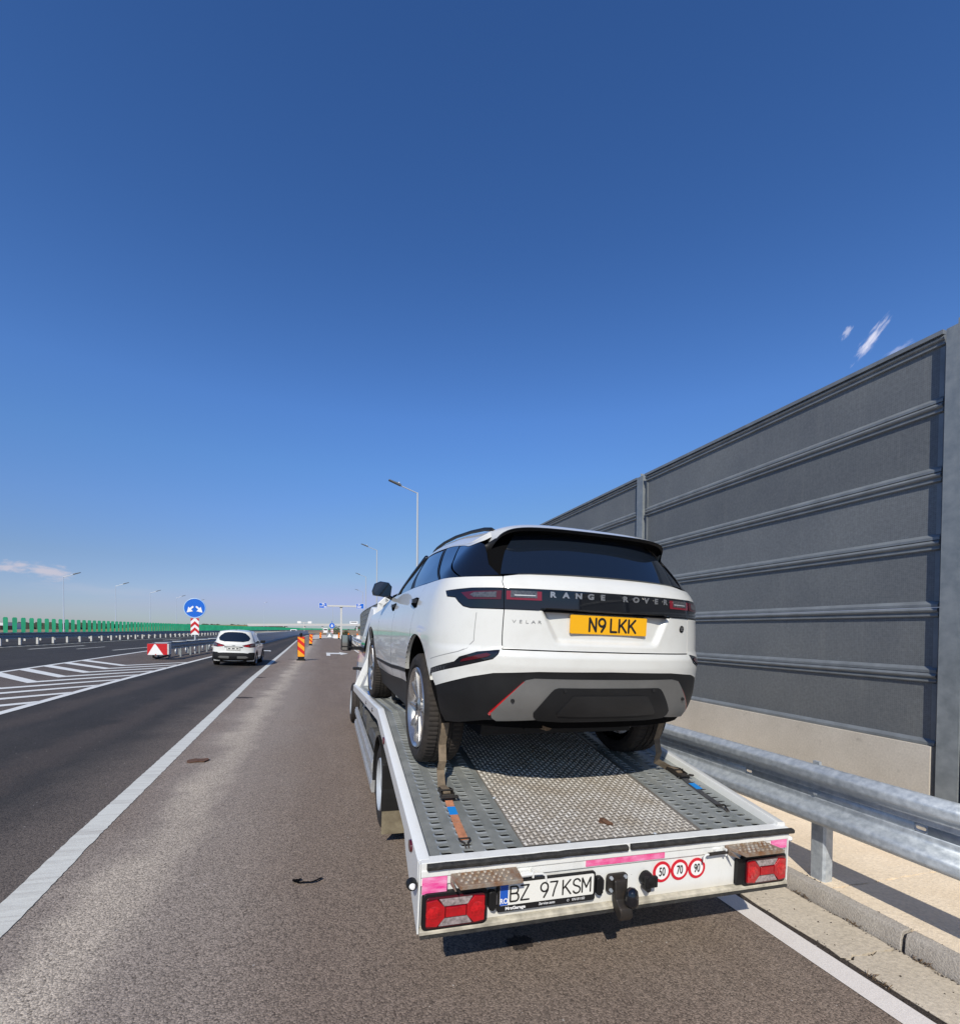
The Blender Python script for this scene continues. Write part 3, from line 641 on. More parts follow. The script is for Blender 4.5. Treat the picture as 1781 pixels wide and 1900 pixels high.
# ================================================================= GORE: crash cushion rails, end board, round sign
GX0, GY0 = -7.75, 28.
iso = tag(empty('gore_guardrail', loc=(GX0, GY0, gz(GX0))), 'low double guardrail starting behind the red and white triangle board', 'guardrail')
def wbeam_path(pts, z0, z1, side, name, parent, m, d=.07):
    mb = MB(); P = [(-side*p[0], p[1]) for p in wave(z0, z1, d, 14)]
    mb.sweep(P, pts); return mb.build(name, m, parent, smooth=50)
def isl(y, o): return (o+islR(y)+6.05 if False else o)
for sgn in (1, -1):
    p0 = [(sgn*(.36+max(0, (q-2))*.012), q, 0) for q in (0, 4, 8, 12, 16, 20)]
    for a in range(5): wbeam_path(p0[a:a+2], .50, .84, -sgn, 'rail_beam', iso, M_galv_dark)
for i in range(10):
    q = .5+2.0*i; mb = MB(); mb.box(-.04, .04, -.04, .04, -.05, .80); 
    for sgn in (1, -1): 
        o = mb.build('rail_post', M_galv_dark, iso); o.location = (sgn*(.24+q*.01), q, 0)
for i in range(5):
    mb = MB(); q = 1.5+2.0*i; mb.lathe([(-.02, 0), (-.02, .17), (.02, .17), (.02, 0)], 'x', 14, c=(.30, q, .33)); mb.build('cable_reel', M_pole, iso, smooth=40)
mb = MB(); 
for i in range(6): mb.box(-.36, .36, .3+3*i, .42+3*i, .80, .845)
mb.build('cross_ties', M_pole, iso)
# beam going on towards the slip road with a flared low end
mb = MB(); mb.tube([(.55, 20, .35), (.75, 12.5, .2), (.95, 9.0, .06), (1.15, 7.5, .05)], .05, 6); mb.build('anchor_bar', M_pole, iso)
mb = MB(); mb.prism([(-.28, .0), (-.05, -.02), (-.12, .30), (.14, .62), (.05, .66), (-.2, .50), (-.25, .38), (-.4, .30), (-.1, .22)], -.02, .02, 'y'); o = mb.build('deflector_plate', M_post, iso); o.location = (1.0, 8.2, .05); o.rotation_euler = (0, 0, .1)
tb = tag(empty('end_board', loc=(GX0-.05, GY0-.35, gz(GX0)+.02)), 'red board with a white triangle closing the end of the gore guardrail', 'sign board')
mb = MB(); mb.prism(rounded(.88, .56, .03, 3, 0, .50), .03, .40, 'y'); mb.build('box', M_galv_dark, tb)
mb = MB(); mb.prism([(-.43, .225), (-.43, .775), (.43, .775), (.43, .225)], .012, .028, 'y'); mb.build('red_board', M_red, tb)
mb = MB(); mb.prism([(-.415, .23), (-.14, .73), (-.10, .765), (-.06, .73), (.25, .23), (-.03, .225), (-.07, .28), (-.12, .225)], .004, .011, 'y'); mb.build('white_triangle', M_whitefilm, tb)
mb = MB(); mb.box(.43, .50, .0, .40, .24, .76); mb.build('side_plate', M_post, tb)
mb = MB(); mb.tube([(-.18, .05, .24), (-.2, .10, .12), (-.12, .3, .05), (.1, .6, .1), (.3, 1.0, .2)], .05, 6); mb.build('foot_bar', M_iron, tb)
sg = tag(empty('keep_either_side_sign', loc=(-7.62, 34.2, gz(-7.62))), 'round blue sign with two white arrows above a red and white chevron board', 'road sign')
mb = MB(); mb.tube([(0, .06, 0), (0, .06, 3.0)], .045, 10); mb.build('post', M_pole, sg, smooth=40)
sg.scale = (1.13,)*3; DZ = 2.51
mb = MB(); mb.lathe([(0, .0), (0, .535), (.03, .545), (.03, 0)], 'y', 48, c=(0, -.01, DZ)); mb.build('disc', M_blue, sg, smooth=30)
mb = MB(); mb.lathe([(-.002, .505), (-.008, .520), (-.002, .543)], 'y', 48, c=(0, -.011, DZ)); mb.build('rim', mat('sign_rim', (.35, .55, .80), .4), sg)
for sgn in (-1, 1):
    A = [(.05, .105), (.10, .14), (.235, .02), (.30, .09), (.385, -.225), (.085, -.155), (.175, -.05), (.05, .06)]
    mb = MB(); mb.prism([(sgn*a, DZ-.02+c) for a, c in A], -.022, -.014, 'y'); mb.build('arrow', M_whitefilm, sg)
cz0, cz1, cw = 1.04, 1.95, .20
mb = MB(); mb.box(-cw, cw, .0, .03, cz0, cz1); mb.build('chevron_board', M_whitefilm, sg)
for zc_ in (2.10, 1.62, 1.28):
    t_ = .17; pts = [(-cw, zc_-.20), (0, zc_), (cw, zc_-.20), (cw, zc_-.20+t_), (0, min(zc_+t_, cz1)), (-cw, zc_-.20+t_)]
    if zc_ > 2: 
        for sgn in (-1, 1):
            mb = MB(); mb.prism([(sgn*cw, 1.78), (sgn*.045, cz1), (sgn*cw, cz1)], -.008, -.001, 'y'); mb.build('red_stripe', M_red, sg)
    else:
        mb = MB(); mb.prism(pts, -.008, -.001, 'y'); mb.build('red_stripe', M_red, sg)
# solid steel wall between slip road and motorway, with dark slots
ww = tag(empty('separation_wall', loc=(-7.0, 50, 0)), 'pale grey steel separation wall with dark slots beyond the passing car', 'barrier')
def wx(y): return islR(y)-.52
wmb = MB()
for i in range(34):
    y0 = 48+4*i; y1 = y0+3.96; x0, x1 = wx(y0), wx(y1); z0, z1 = gz(x0)-.05, gz(x1)-.05; hh = .55+.62*sm01((y0-46)/10)
    mb = MB(); P = lambda a, b, c: (x0+(x1-x0)*b+a+7.0, (y0+(y1-y0)*b)-50, z0+(z1-z0)*b+c)
    mb.box(-.2, .2, 0, 1, 0, hh*.42, F=P); mb.box(-.14, .14, 0, 1, hh*.42, hh, F=P)
    for q in (.25, .75): mb.box(.14, .146, q-.02, q+.02, hh*.70, hh*.80, 1, F=P)
    mb.build('wall_section', [M_galv, M_gap], ww)

# ================================================================= SHOULDER BEACONS
def beacon(x, y, label, lean=0., lamp_=False, rz=0., sc_=1.):
    t = tag(empty('warning_beacon', loc=(x, y, gz(x)), rz=rz), label, 'beacon', 'striped warning beacons along the slip road'); t.rotation_euler = (0, lean, rz); t.scale = (sc_,)*3
    w, z0, z1 = .17, .20, 1.26
    mb = MB(); mb.box(-w, w, -.015, .015, z0, z1); mb.build('board', M_orange, t, bevel=.004)
    mb = MB(); mb.box(-w-.015, -w, -.02, .02, z0-.02, z1+.02); mb.box(w, w+.015, -.02, .02, z0-.02, z1+.02); mb.build('frame', M_plastic, t)
    for k in range(3):   # red diagonal bars falling to the right, clipped to the board
        c0 = z0+.08+.42*k; pl = [(-w, c0+.30), (w, c0), (w, c0+.20), (-w, c0+.50)]
        q = [(a, min(max(c, z0+.002), z1-.002)) for a, c in pl]
        for s_, yy in ((-1, -.0165), (1, .0165)):
            mb = MB(); mb.add([(a, yy, c) for a, c in q], [(0, 1, 2, 3)]); mb.build('red_stripe', M_beaconred, t)
    mb = MB(); mb.box(-.22, .22, -.20, .20, 0, .07); mb.box(-.16, .16, -.06, .06, .07, .20); mb.build('foot', M_plastic, t, bevel=.01)
    if lamp_:
        mb = MB(); mb.lathe([(1.26, .05), (1.31, .06), (1.31, .03), (1.33, .07), (1.42, .08), (1.46, .05), (1.47, 0)], 'z', 14); mb.build('warning_lamp', M_plastic2, t, smooth=40)
beacon(-1.24, 30.2, 'nearest red and orange striped beacon, with a lamp on its top', 0, True, 0., 1.1)
beacon(-1.38, 58, 'second striped beacon, tilted on the white line behind the nearest one', .05)
beacon(-.55, 98, 'third and smallest of the beacons standing in line on the grey gore', .03)
beacon(3.15, 108, 'yellowish beacon left of the gantry mast, before the white barriers', .0, False, .3, 1.05)
beacon(5.6, 121, 'slanted beacon behind the white barriers right of the gantry mast', .18)
beacon(7.6, 116, 'beacon farthest right, just left of the truck mirror', -.1)

# ================================================================= GORE FURNITURE FAR AHEAD
polymark('gore_island', [(-2.05, 89), (.3, 108), (8.2, 128), (9, 150), (-2.2, 165), (-3.2, 125)], M_plinth, .05)
ribbon('kerb_line', [(-2.0, 88.5), (-.0, 104), (3.0, 114), (7.9, 128)], .35, M_line_fresh, .09)
pb = 'white water-filled barriers in front of the gantry mast'
for i in range(5):
    x = 2.6+1.25*i; t = tag(empty('traffic_barrier', loc=(x, 111+.9*i, gz(x)), rz=.35), 'white plastic barrier, %s' % ['first at the left, beside the yellowish beacon', 'second, right at the gantry mast', 'third, just right of the gantry mast', 'fourth, left of the truck mirror', 'last one, next to the truck mirror'][i], 'barrier', pb)
    mb = MB(); mb.prism([(-.25, 0), (-.25, .18), (-.12, .45), (-.10, .85), (.10, .85), (.12, .45), (.25, .18), (.25, 0)], -.58, .58, 'x'); mb.build('body', M_whitefilm, t)
t = tag(empty('crash_cushion', loc=(1.35, 119, gz(1.35))), 'grey crash cushion with a white triangle at the tip of the far gore', 'crash cushion')
mb = MB(); mb.prism(rounded(1.3, 1.1, .2, 4, 0, .62), 0, 2.4, 'y'); mb.build('body', M_galv_dark, t)
mb = MB(); mb.prism([(-.5, .15), (0, .95), (.5, .15)], -.02, -.005, 'y'); mb.build('white_triangle', M_whitefilm, t)
mb = MB(); mb.box(-.1, .1, .3, .5, 1.1, 1.9); mb.build('top_box', M_chassis, t)
t = tag(empty('arrow_sign', loc=(1.95, 120.5, gz(1.95))), 'blue arrow sign on a red and white board beside the crash cushion', 'road sign')
mb = MB(); mb.tube([(0, .1, 0), (0, .1, 4.0)], .06, 8); mb.build('post', M_blue, t)
mb = MB(); mb.lathe([(0, 0), (0, .62), (.03, .62), (.03, 0)], 'y', 24, c=(0, 0, 2.85)); mb.build('disc', M_blue, t)
mb = MB(); mb.prism([(-.1, 3.2), (-.1, 2.85), (-.35, 2.85), (0, 2.45), (.35, 2.85), (.1, 2.85), (.1, 3.2)], -.02, -.01, 'y'); mb.build('arrow', M_whitefilm, t)
mb = MB(); mb.box(-.26, .26, 0, .03, 1.0, 2.1); mb.build('board', M_whitefilm, t)
for zz in (1.1, 1.5, 1.9): mb = MB(); mb.prism([(-.26, zz-.12), (0, zz), (.26, zz-.12), (.26, zz+.04), (0, zz+.16), (-.26, zz+.04)], -.01, -.002, 'y'); mb.build('red_stripe', M_red, t)
gt = tag(empty('sign_gantry', loc=(3.55, 106, gz(3.55))), 'pale T-shaped sign mast carrying two blue direction signs', 'sign gantry'); g0 = gz(3.55)
mb = MB(); mb.box(-.19, .19, -.19, .19, 0, 6.75-g0); mb.build('mast', M_post, gt, bevel=.03)
mb = MB(); mb.box(-3.0, 3.1, -.16, .16, 6.62-g0, 6.95-g0); mb.build('crossbeam', M_post, gt, bevel=.03)
mb = MB(); mb.box(-.28, .28, -.22, .22, 6.4-g0, 6.62-g0); mb.build('bracket', M_chassis, gt)
for i, (x0, x1, z0, z1) in enumerate(((-4.42, -2.85, 6.28, 7.36), (3.06, 4.62, 6.28, 7.42))):
    mb = MB(); mb.box(x0, x1, -.24, -.18, z0-g0, z1-g0); p = mb.build('direction_sign', M_blue, gt); p['label'] = 'left blue sign with a bent route arrow' if i == 0 else 'right blue sign with four lines of lettering'
    def wb_(a, b_, c, d, nm='white_mark'):
        mb = MB(); mb.box(x0+(x1-x0)*a, x0+(x1-x0)*b_, -.262, -.242, z0-g0+(z1-z0)*c, z0-g0+(z1-z0)*d); mb.build(nm, M_whitefilm, p)
    mb = MB()
    for a in ((0, 1, 0, .04), (0, 1, .96, 1), (0, .03, 0, 1), (.97, 1, 0, 1)): mb.box(x0+(x1-x0)*a[0], x0+(x1-x0)*a[1], -.25, -.241, z0-g0+(z1-z0)*a[2], z0-g0+(z1-z0)*a[3])
    mb.build('border', M_whitefilm, p)
    if i == 0: wb_(.1, .5, .36, .46); wb_(.42, .52, .42, .6); wb_(.42, .8, .56, .66); wb_(.62, .9, .14, .34); wb_(.36, .66, .76, .9)
    else: 
        for a in ((.2, .55, .78, .88), (.2, .45, .62, .70), (.12, .68, .40, .50), (.12, .62, .16, .28)): wb_(*a)
# bushes on the gore
def bush(x, y, w, h, label, seed):
    r = random.Random(seed); t = tag(empty('bush', loc=(x, y, gz(x))), label, 'bush', 'dark bushes beyond the gantry mast'); mb = MB()
    for i in range(700):
        a, e = r.uniform(0, 6.28), r.random()**.5; rr = w/2*e*(1-.25*r.random()); zz = h*(1-e*e*.55)*r.random()**.6; p = Vector((rr*math.cos(a), rr*math.sin(a), zz)); s_ = r.uniform(.05, .13)
        q = Vector((r.uniform(-1, 1), r.uniform(-1, 1), r.uniform(-1, 1))).normalized(); u = q.orthogonal().normalized()*s_; v = q.cross(u).normalized()*s_
        mb.add([p-u, p+v, p+u, p-v], [(0, 1, 2, 3)])
    mb.build('foliage', M_leaf, t, fix=False)
    mb = MB(); [mb.tube([(0, 0, -.1), (r.uniform(-.3, .3)*w, r.uniform(-.3, .3)*w, h*.6)], .03, 5) for _ in range(5)]; mb.build('stem', M_iron, t)
bush(3.6, 150, 3.6, 3.3, 'tall dark bush between the blue arrow sign and the gantry mast', 1); bush(6.6, 155, 2.6, 1.9, 'low brownish bush right of the gantry mast', 2)

# ================================================================= FLYOVER AND FAR TRAFFIC
br = tag(empty('flyover', loc=(0, 520, 0)), 'long pale flyover crossing the motorway on the horizon', 'bridge')
mb = MB(); mb.box(-70, 78, -5, 5, 5.2, 6.6, F=lambda a, b_, c: (a, b_, c+.012*a)); mb.build('deck', M_farwall, br)
for s_ in (-5.1, 5.0): mb = MB(); mb.box(-70, 78, s_, s_+.1, 6.5, 7.5, F=lambda a, b_, c: (a, b_, c+.012*a)); mb.build('parapet', M_post, br)
for i in range(8):
    mb = MB(); x = -52+17*i; mb.box(x-.7, x+.7, -4, 4, -1.6, 5.3+.012*x); mb.build('pier', M_farwall, br)
mb = MB(); mb.prism([(-70, -1.6), (-70, 5.6), (-110, 5.2), (-150, 3.2), (-220, -1.6)], -6, 6, 'y'); mb.build('ramp', M_grassy, br)
mb = MB(); mb.prism([(78, -1.6), (78, 7.3), (130, 6.5), (240, -1.6)], -6, 6, 'y'); mb.build('ramp', M_grassy, br)
t = tag(empty('small_gantry', loc=(-10.9, 300, 0)), 'small distant T-shaped mast with two white sign backs', 'sign gantry')
mb = MB(); mb.box(-.2, .2, -.2, .2, 0, 6); mb.build('mast', M_post, t); mb = MB(); mb.box(-2.4, 3.2, -.15, .15, 5.7, 6); mb.build('crossbeam', M_post, t)
for x in (-2.5, 3.3): mb = MB(); mb.box(x-1.0, x+1.0, -.25, -.2, 5.3, 6.5); mb.build('sign_panel', M_whitefilm, t)
def far_vehicle(name, label, cat, x, y, w, l, h, van=True, m=None, group='vehicles far ahead'):
    t = tag(empty(name, loc=(x, y, gz(x) if abs(x) < 30 else .2)), label, cat, group); m = m or M_whitefilm
    mb = MB()
    if van: mb.prism([(0, .35), (0, h), (l*.72, h), (l*.74, h*.86), (l*.86, h*.62), (l, h*.52), (l, .35)], -w/2, w/2, 'x')
    else: mb.prism([(0, .3), (.0, h*.62), (.35, h*.72), (.9, h), (l*.55, h), (l*.75, h*.62), (l, h*.5), (l, .3)], -w/2, w/2, 'x')
    mb.build('body', m, t, bevel=.06)
    mb = MB(); mb.box(-w*.38, w*.38, -.02, 0 if van else .5, h*.62, h*.85); mb.build('rear_window', M_glass, t)
    for sx_ in (-1, 1):
        for yy in (l*.2, l*.8): mb = MB(); mb.lathe([(-.1, 0), (-.1, .33), (.1, .33), (.1, 0)], 'x', 14, c=(sx_*(w/2-.1), yy, .33)); mb.build('wheel', M_rubber, t)
        mb = MB(); mb.box(sx_*w*.42-.08, sx_*w*.42+.08, -.03, .02, h*.38, h*.5); mb.build('tail_light', M_redlens2, t)
far_vehicle('delivery_van', 'small white van driving far ahead below the flyover', 'van', .9, 232, 2.0, 5.2, 2.4)
far_vehicle('car', 'tiny white car far ahead in front of the green slats', 'car', -6.4+cm(162)-4.6, 162, 1.8, 4.4, 1.45, False)
far_vehicle('truck', 'pale truck crossing the flyover, right end of its visible part', 'truck', 30, 519, 8, 2.5, 3.4, True, M_whitefilm); bpy.data.objects['truck'].location.z = 7.0
# hall and low sheds on the left horizon
def shed(x, y, w, d, h, m, label, n_=5):
    t = tag(empty('warehouse', loc=(x, y, -1.4)), label, 'building', 'low buildings on the left horizon'); mb = MB(); mb.box(-w/2, w/2, 0, d, 0, h); mb.build('wall', m, t)
    mb = MB(); mb.prism([(-w/2-.4, h), (0, h+w*.012), (w/2+.4, h)], -.4, d+.4, 'y'); mb.build('roof', M_farwall, t)
    for i in range(n_):
        mb = MB(); c = -w/2+w*(i+.5)/n_; mb.box(c-w*.03, c+w*.03, -.05, .02, h*.2, h*.62); mb.build('window', M_glass, t)
M_redshed = mat('brown_shed', (.20, .10, .06), .8); M_darkw = mat('dark_treeline', (.03, .04, .03), .9, var=1, vs=.05, vc=(.07, .08, .05), coords='World')
shed(-560, 640, 120, 40, 7.5, M_building, 'longest white shed on the horizon, left of the largest far lamp'); shed(-395, 700, 90, 40, 8.5, M_building, 'white shed on the horizon right of the largest far lamp')
shed(-300, 560, 34, 20, 4.5, M_redshed, 'small brown shed below the white ones', 3); shed(-700, 700, 60, 40, 8, M_building, 'white shed at the left end of the horizon')
mb = MB(); r = random.Random(9)
for i in range(1500):
    x = r.uniform(-1500, -60); y = 820+r.uniform(-40, 60); h = r.uniform(4, 9); w = r.uniform(3, 9)
    mb.prism([(x-w, -1.5), (x-w*.8, h*.6), (x-w*.2, h), (x+w*.5, h*.85), (x+w, h*.3), (x+w, -1.5)], y, y+4, 'y')
tag(mb.build('treeline', M_darkw), 'dark line of far trees along the left horizon', 'trees', kind='stuff')
mb = MB()
for i in range(500):
    x = r.uniform(60, 900); y = 900+r.uniform(-40, 60); h = r.uniform(4, 9); w = r.uniform(3, 9)
    mb.prism([(x-w, -1.7), (x-w*.8, h*.6), (x-w*.2, h), (x+w*.5, h*.85), (x+w, h*.3), (x+w, -1.7)], y, y+4, 'y')
tag(mb.build('treeline', M_darkw), 'far trees behind the flyover at the right', 'trees', kind='stuff')

# ================================================================= RECOVERY TRUCK (local frame: x right, y forward, z up; origin bottom of the rear panel)
TM = Matrix(((.99925948, .01427824, .0357299, 1.55515568), (-.01426913, .99989806, -.00051021, 2.22583498), (-.0357336, 0, .99936135, .40181124), (0, 0, 0, 1)))
tk = tag(empty('recovery_truck', TM), 'white flatbed recovery truck with a tilted perforated deck carrying a white car', 'truck')
AL, L1, H0, HW = .1628, 2.327, .335, 1.125
SB = -.0625                                       # the front half of the deck dips towards the cab
def DK(x, t, n=0.):
    """point on the deck: x across, t along, n above the side rail's top"""
    if t <= L1: return (x, t*math.cos(AL)-n*math.sin(AL)*0, H0+t*math.sin(AL)+n)
    q = t-L1; return (x, L1*math.cos(AL)+q, H0+L1*math.sin(AL)+SB*q+n)
TEND = L1+4.75; DN = -.030
def part(mb, name, m, parent=None, **k): return mb.build(name, m, parent or tk, **k)
# rear panel, folded: proud upper band, recessed lower field, lip
mb = MB(); mb.prism([(.0, .300), (.0, .335), (.055, .342), (.055, .02), (.018, .02), (.018, .215), (.004, .225), (.004, .262), (-.004, .268), (-.004, .297)], -HW, HW, 'x')
part(mb, 'rear_panel', M_dirtywhite, bevel=.003)
mb = MB(); mb.prism([(-.002, .020), (-.012, .012), (-.012, -.004), (.05, -.004), (.05, .020)], -HW, HW, 'x'); part(mb, 'bottom_lip', mat('dirty_lip', (.62, .57, .46), .6, var=.5, vs=12), bevel=.002)
mb = MB(); mb.prism([(-.016, -.005), (-.016, -.020), (.045, -.020), (.045, -.005)], -HW+.005, HW-.005, 'x'); part(mb, 'bottom_strip', M_rubber_strip)
for x0, x1 in ((-1.10, -.012), (.012, 1.145)):
    mb = MB(); r = random.Random(int(x0*10)); n_ = 24
    P = [(x0+(x1-x0)*i/n_, 0, 0) for i in range(n_+1)]; b0 = len(mb.v)
    for i, (x, _, _) in enumerate(P):
        j = r.uniform(-.0015, .0015)
        for a, c in ((-.022, .305+j), (-.030, .312+j), (-.030, .326+j), (-.020, .333+j), (-.004, .333+j), (-.004, .305+j)): mb.v.append((x, a, c))
    for i in range(n_):
        for j in range(6): mb.f.append((i*6+j, i*6+(j+1) % 6, (i+1)*6+(j+1) % 6, (i+1)*6+j)); mb.m.append(0)
    mb.f += [tuple(range(6)), tuple(range(n_*6+5, n_*6-1, -1))]; mb.m += [0, 0]
    part(mb, 'rubber_strip', M_rubber_strip, smooth=50)
# side rails / side plates
for s in (-1, 1):
    hi = .0 if s < 0 else .018
    mb = MB(); prof = [(0, 0+hi), (-.045, 0+hi), (-.052, -.012), (-.052, -.05), (-.047, -.05), (-.047, -.014), (-.043, -.008+hi*.5), (0, -.008), (0, -.11), (.012, -.11), (.012, -.01+hi)]
    prof = [(-s*abs(a)*1. if a < 0 else s*a, c) for a, c in prof]
    ts = [.03, .6, 1.2, 1.8, L1-.03, L1+.03]+[L1+.5+.5*i for i in range(9)]; ts = [t for t in ts if t <= TEND]+[TEND]
    mb.sweep(prof, [DK(s*HW, t) for t in ts], closed=True, cap=True); part(mb, 'side_rail', M_white, bevel=.002)
    a = DK(0, .50, -.105); mb = MB(); mb.prism([(.0, .0), (.0, .33), (.03, .335), (a[1], a[2]), (a[1], a[2]-.02), (.40, .20)], s*HW+(.002 if s > 0 else -.010), s*HW+(.010 if s > 0 else -.002), 'x'); part(mb, 'side_plate', M_white)
# deck: two perforated tracks (each slot closed by a black face that paints in its dark depth), middle sheet with five-bar tread
def track(s):
    mb = MB(); cols_ = [.98, .863, .746, .63]; pitch = .0572; k = 16
    xs_in, xs_out = .562, 1.078
    t = .075; rows = []
    while t+pitch < TEND-.05: rows.append(t); t += pitch
    T1 = rows[-1]+pitch
    def P(x, t, n=DN): return DK(s*x, t, n)
    edges = [xs_in]+[.5*(cols_[i]+cols_[i+1]) for i in (2, 1, 0)]+[xs_out]; cc = cols_[::-1]
    for r_, t0 in enumerate(rows):
        tm = t0+pitch/2; far = t0 > 3.2
        for ci, cx_ in enumerate(cc):
            a, c = edges[ci], edges[ci+1]; kk = 8 if far else k; out, inn, rim, low = [], [], [], []
            for j in range(kk):
                an = 2*math.pi*j/kk; ca, sa = math.cos(an), math.sin(an); ca = 0. if abs(ca) < 1e-9 else ca; e = max(abs(ca), abs(sa))
                ox = cx_+((c-cx_) if ca > 0 else (cx_-a))*ca/e; ot = tm+pitch/2*sa/e
                hx, ht = (.0155*(1 if ca > 0 else (-1 if ca < 0 else 0))+.0135*ca), .0135*sa
                out.append(P(ox, ot)); rim.append(P(cx_+hx*1.24, tm+ht*1.6, DN)); inn.append(P(cx_+hx, tm+ht, DN+.0048)); low.append(P(cx_+hx*.98, tm+ht*.95, DN-.006))
            V = out+rim+inn+low; F = []
            for j in range(kk):
                q = (j+1) % kk
                for L_ in range(3): F.append((L_*kk+j, L_*kk+q, (L_+1)*kk+q, (L_+1)*kk+j))
            mb.add(V, F); mb.add([(p_[0], p_[1], p_[2]+.004) for p_ in low], [tuple(range(kk))], 1)  # black face in every slot, the shade inside put into its colour
    mb.add([P(xs_in, .03), P(xs_out, .03), P(xs_out, rows[0]), P(xs_in, rows[0])], [(0, 1, 2, 3)])
    mb.add([P(xs_in, T1), P(xs_out, T1), P(xs_out, TEND), P(xs_in, TEND)], [(0, 1, 2, 3)])
    o = part(mb, 'perforated_track', [M_deck, M_gap], fix=False)
    bm = bmesh.new(); bm.from_mesh(o.data); bmesh.ops.remove_doubles(bm, verts=bm.verts, dist=.0004); bmesh.ops.recalc_face_normals(bm, faces=bm.faces); bm.to_mesh(o.data); bm.free()
track(-1); track(1)
def rough_quad(name, x0, x1, n, m, t0=.03, th=.004):
    mb = MB(); ts = [t0, .6, 1.2, 1.8, L1-.02, L1+.02, L1+1.5, L1+3, TEND]; b = 0
    for t in ts: mb.v += [DK(x0, t, n), DK(x1, t, n)]
    for i in range(len(ts)-1): mb.f.append((2*i, 2*i+1, 2*i+3, 2*i+2)); mb.m.append(0)
    return part(mb, name, m, fix=False)
rough_quad('under_sheet', -1.08, 1.08, DN-.040, M_gap)  # black sheet, the shade below the slots put into its colour
rough_quad('tread_sheet', -.566, .572, DN+.003, M_alu, .10)
mb = MB(); cell = .0300; r = random.Random(11)   # five-bar tread, raised lenses in alternating groups
def bar(cx_, t, ax, at, L_, w_):
    n = DN+.0035; h = .0030
    a = (cx_-ax*L_/2, t-at*L_/2); c = (cx_+ax*L_/2, t+at*L_/2); nx, nt = -at*w_/2, ax*w_/2
    V = [DK(a[0], a[1], n), DK((a[0]*.6+c[0]*.4)+nx, (a[1]*.6+c[1]*.4)+nt, n), DK(c[0], c[1], n), DK((a[0]*.6+c[0]*.4)-nx, (a[1]*.6+c[1]*.4)-nt, n), DK((a[0]+c[0])/2, (a[1]+c[1])/2, n+h)]
    mb.add(V, [(0, 1, 4), (1, 2, 4), (2, 3, 4), (3, 0, 4)])
i = 0; t = .12
while t < 3.6:
    j = 0; x = -.545
    while x < .556:
        q = (i+j) % 2; ang = math.radians(78 if q else 12); ax, at = math.cos(ang), math.sin(ang)
        for k in range(5):
            o_ = (k-2)*.0053; bar(x-at*o_, t+ax*o_, ax, at, .0262, .0043)
        x += cell; j += 1
    t += cell*.98; i += 1
tag(part(mb, 'tread_bars', M_alubar, fix=False), kind='stuff')
mb = MB(); 
for i, (x, t, a) in enumerate(((-.56, .62, 0), (-.56, 1.45, 0), (.57, .9, 0), (-.3, .105, 0), (.25, .105, 0))): mb.lathe([(0, .0), (.004, .008), (0, .012)], 'z', 8, c=DK(x, t, DN+.004))
part(mb, 'rivet', M_galv)
mb = MB(); mb.tube([DK(-.005, .275, DN+.012), DK(.0, .250, DN+.020), DK(.02, .228, DN+.014), DK(.045, .222, DN+.010)], [.012, .016, .013, .008], 8); mb.lathe([(0, .0), (.010, .014), (.0, .026)], 'z', 10, c=DK(.0, .262, DN+.004)); part(mb, 'tow_eye', M_rustiron, smooth=40)
# rear lamps
M_bright = mat('bright_red_lens', (.62, .008, .014), .15, 0, .8, var=.5, vs=70)
def tail_lamp(xc, zc, w, h, s):
    mb = MB(); mb.prism(rounded(w+.03, h+.03, .022, 4, xc, zc), -.012, .016, 'y'); hs = part(mb, 'lamp_housing', M_plastic, bevel=.003)
    if s > 0: mb = MB(); mb.box(xc-w/2-.055, xc-w/2-.010, -.010, .014, zc-h/2+.0, zc+h/2); part(mb, 'housing_side', M_plastic, hs)
    def F(m_, poly, nm, y0=-.026, y1=-.012): mb = MB(); mb.prism(poly, y0, y1, 'y'); return part(mb, nm, m_, hs, bevel=.0025)
    F(M_redlens2, rounded(w, h, .018, 4, xc, zc), 'lens_base', -.022, -.011)
    for q in (-1, 1):
        c = xc+q*w*.335; F(M_redlens, [(c+q*w*.155, zc+h*.40), (c+q*w*.155, zc-h*.40), (c-q*w*.02, zc-h*.44), (c-q*w*.15, zc-h*.17), (c-q*w*.15, zc+h*.17), (c-q*w*.02, zc+h*.44)][::q], 'red_lens', -.030)
        mb = MB(); mb.lathe([(-.036, 0), (-.034, h*.16), (-.029, h*.27)], 'y', 18, c=(c+q*w*.03, 0, zc)); part(mb, 'bulb_dome', M_bright, hs, smooth=True)
    F(M_redlens, [(xc-w*.17, zc-h*.16), (xc+w*.17, zc-h*.16), (xc+w*.17, zc+h*.16), (xc-w*.17, zc+h*.16)], 'reflector', -.031)
    for q in (-1, 1): F(M_clear, [(xc-w*.28, zc+q*h*.44), (xc+w*.28, zc+q*h*.44), (xc+w*.20, zc+q*h*.20), (xc-w*.20, zc+q*h*.20)][::-q], 'clear_lens', -.028)
    return hs
tail_lamp(-.955, .103, .292, .145, -1); tail_lamp(.944, .103, .292, .145, 1)
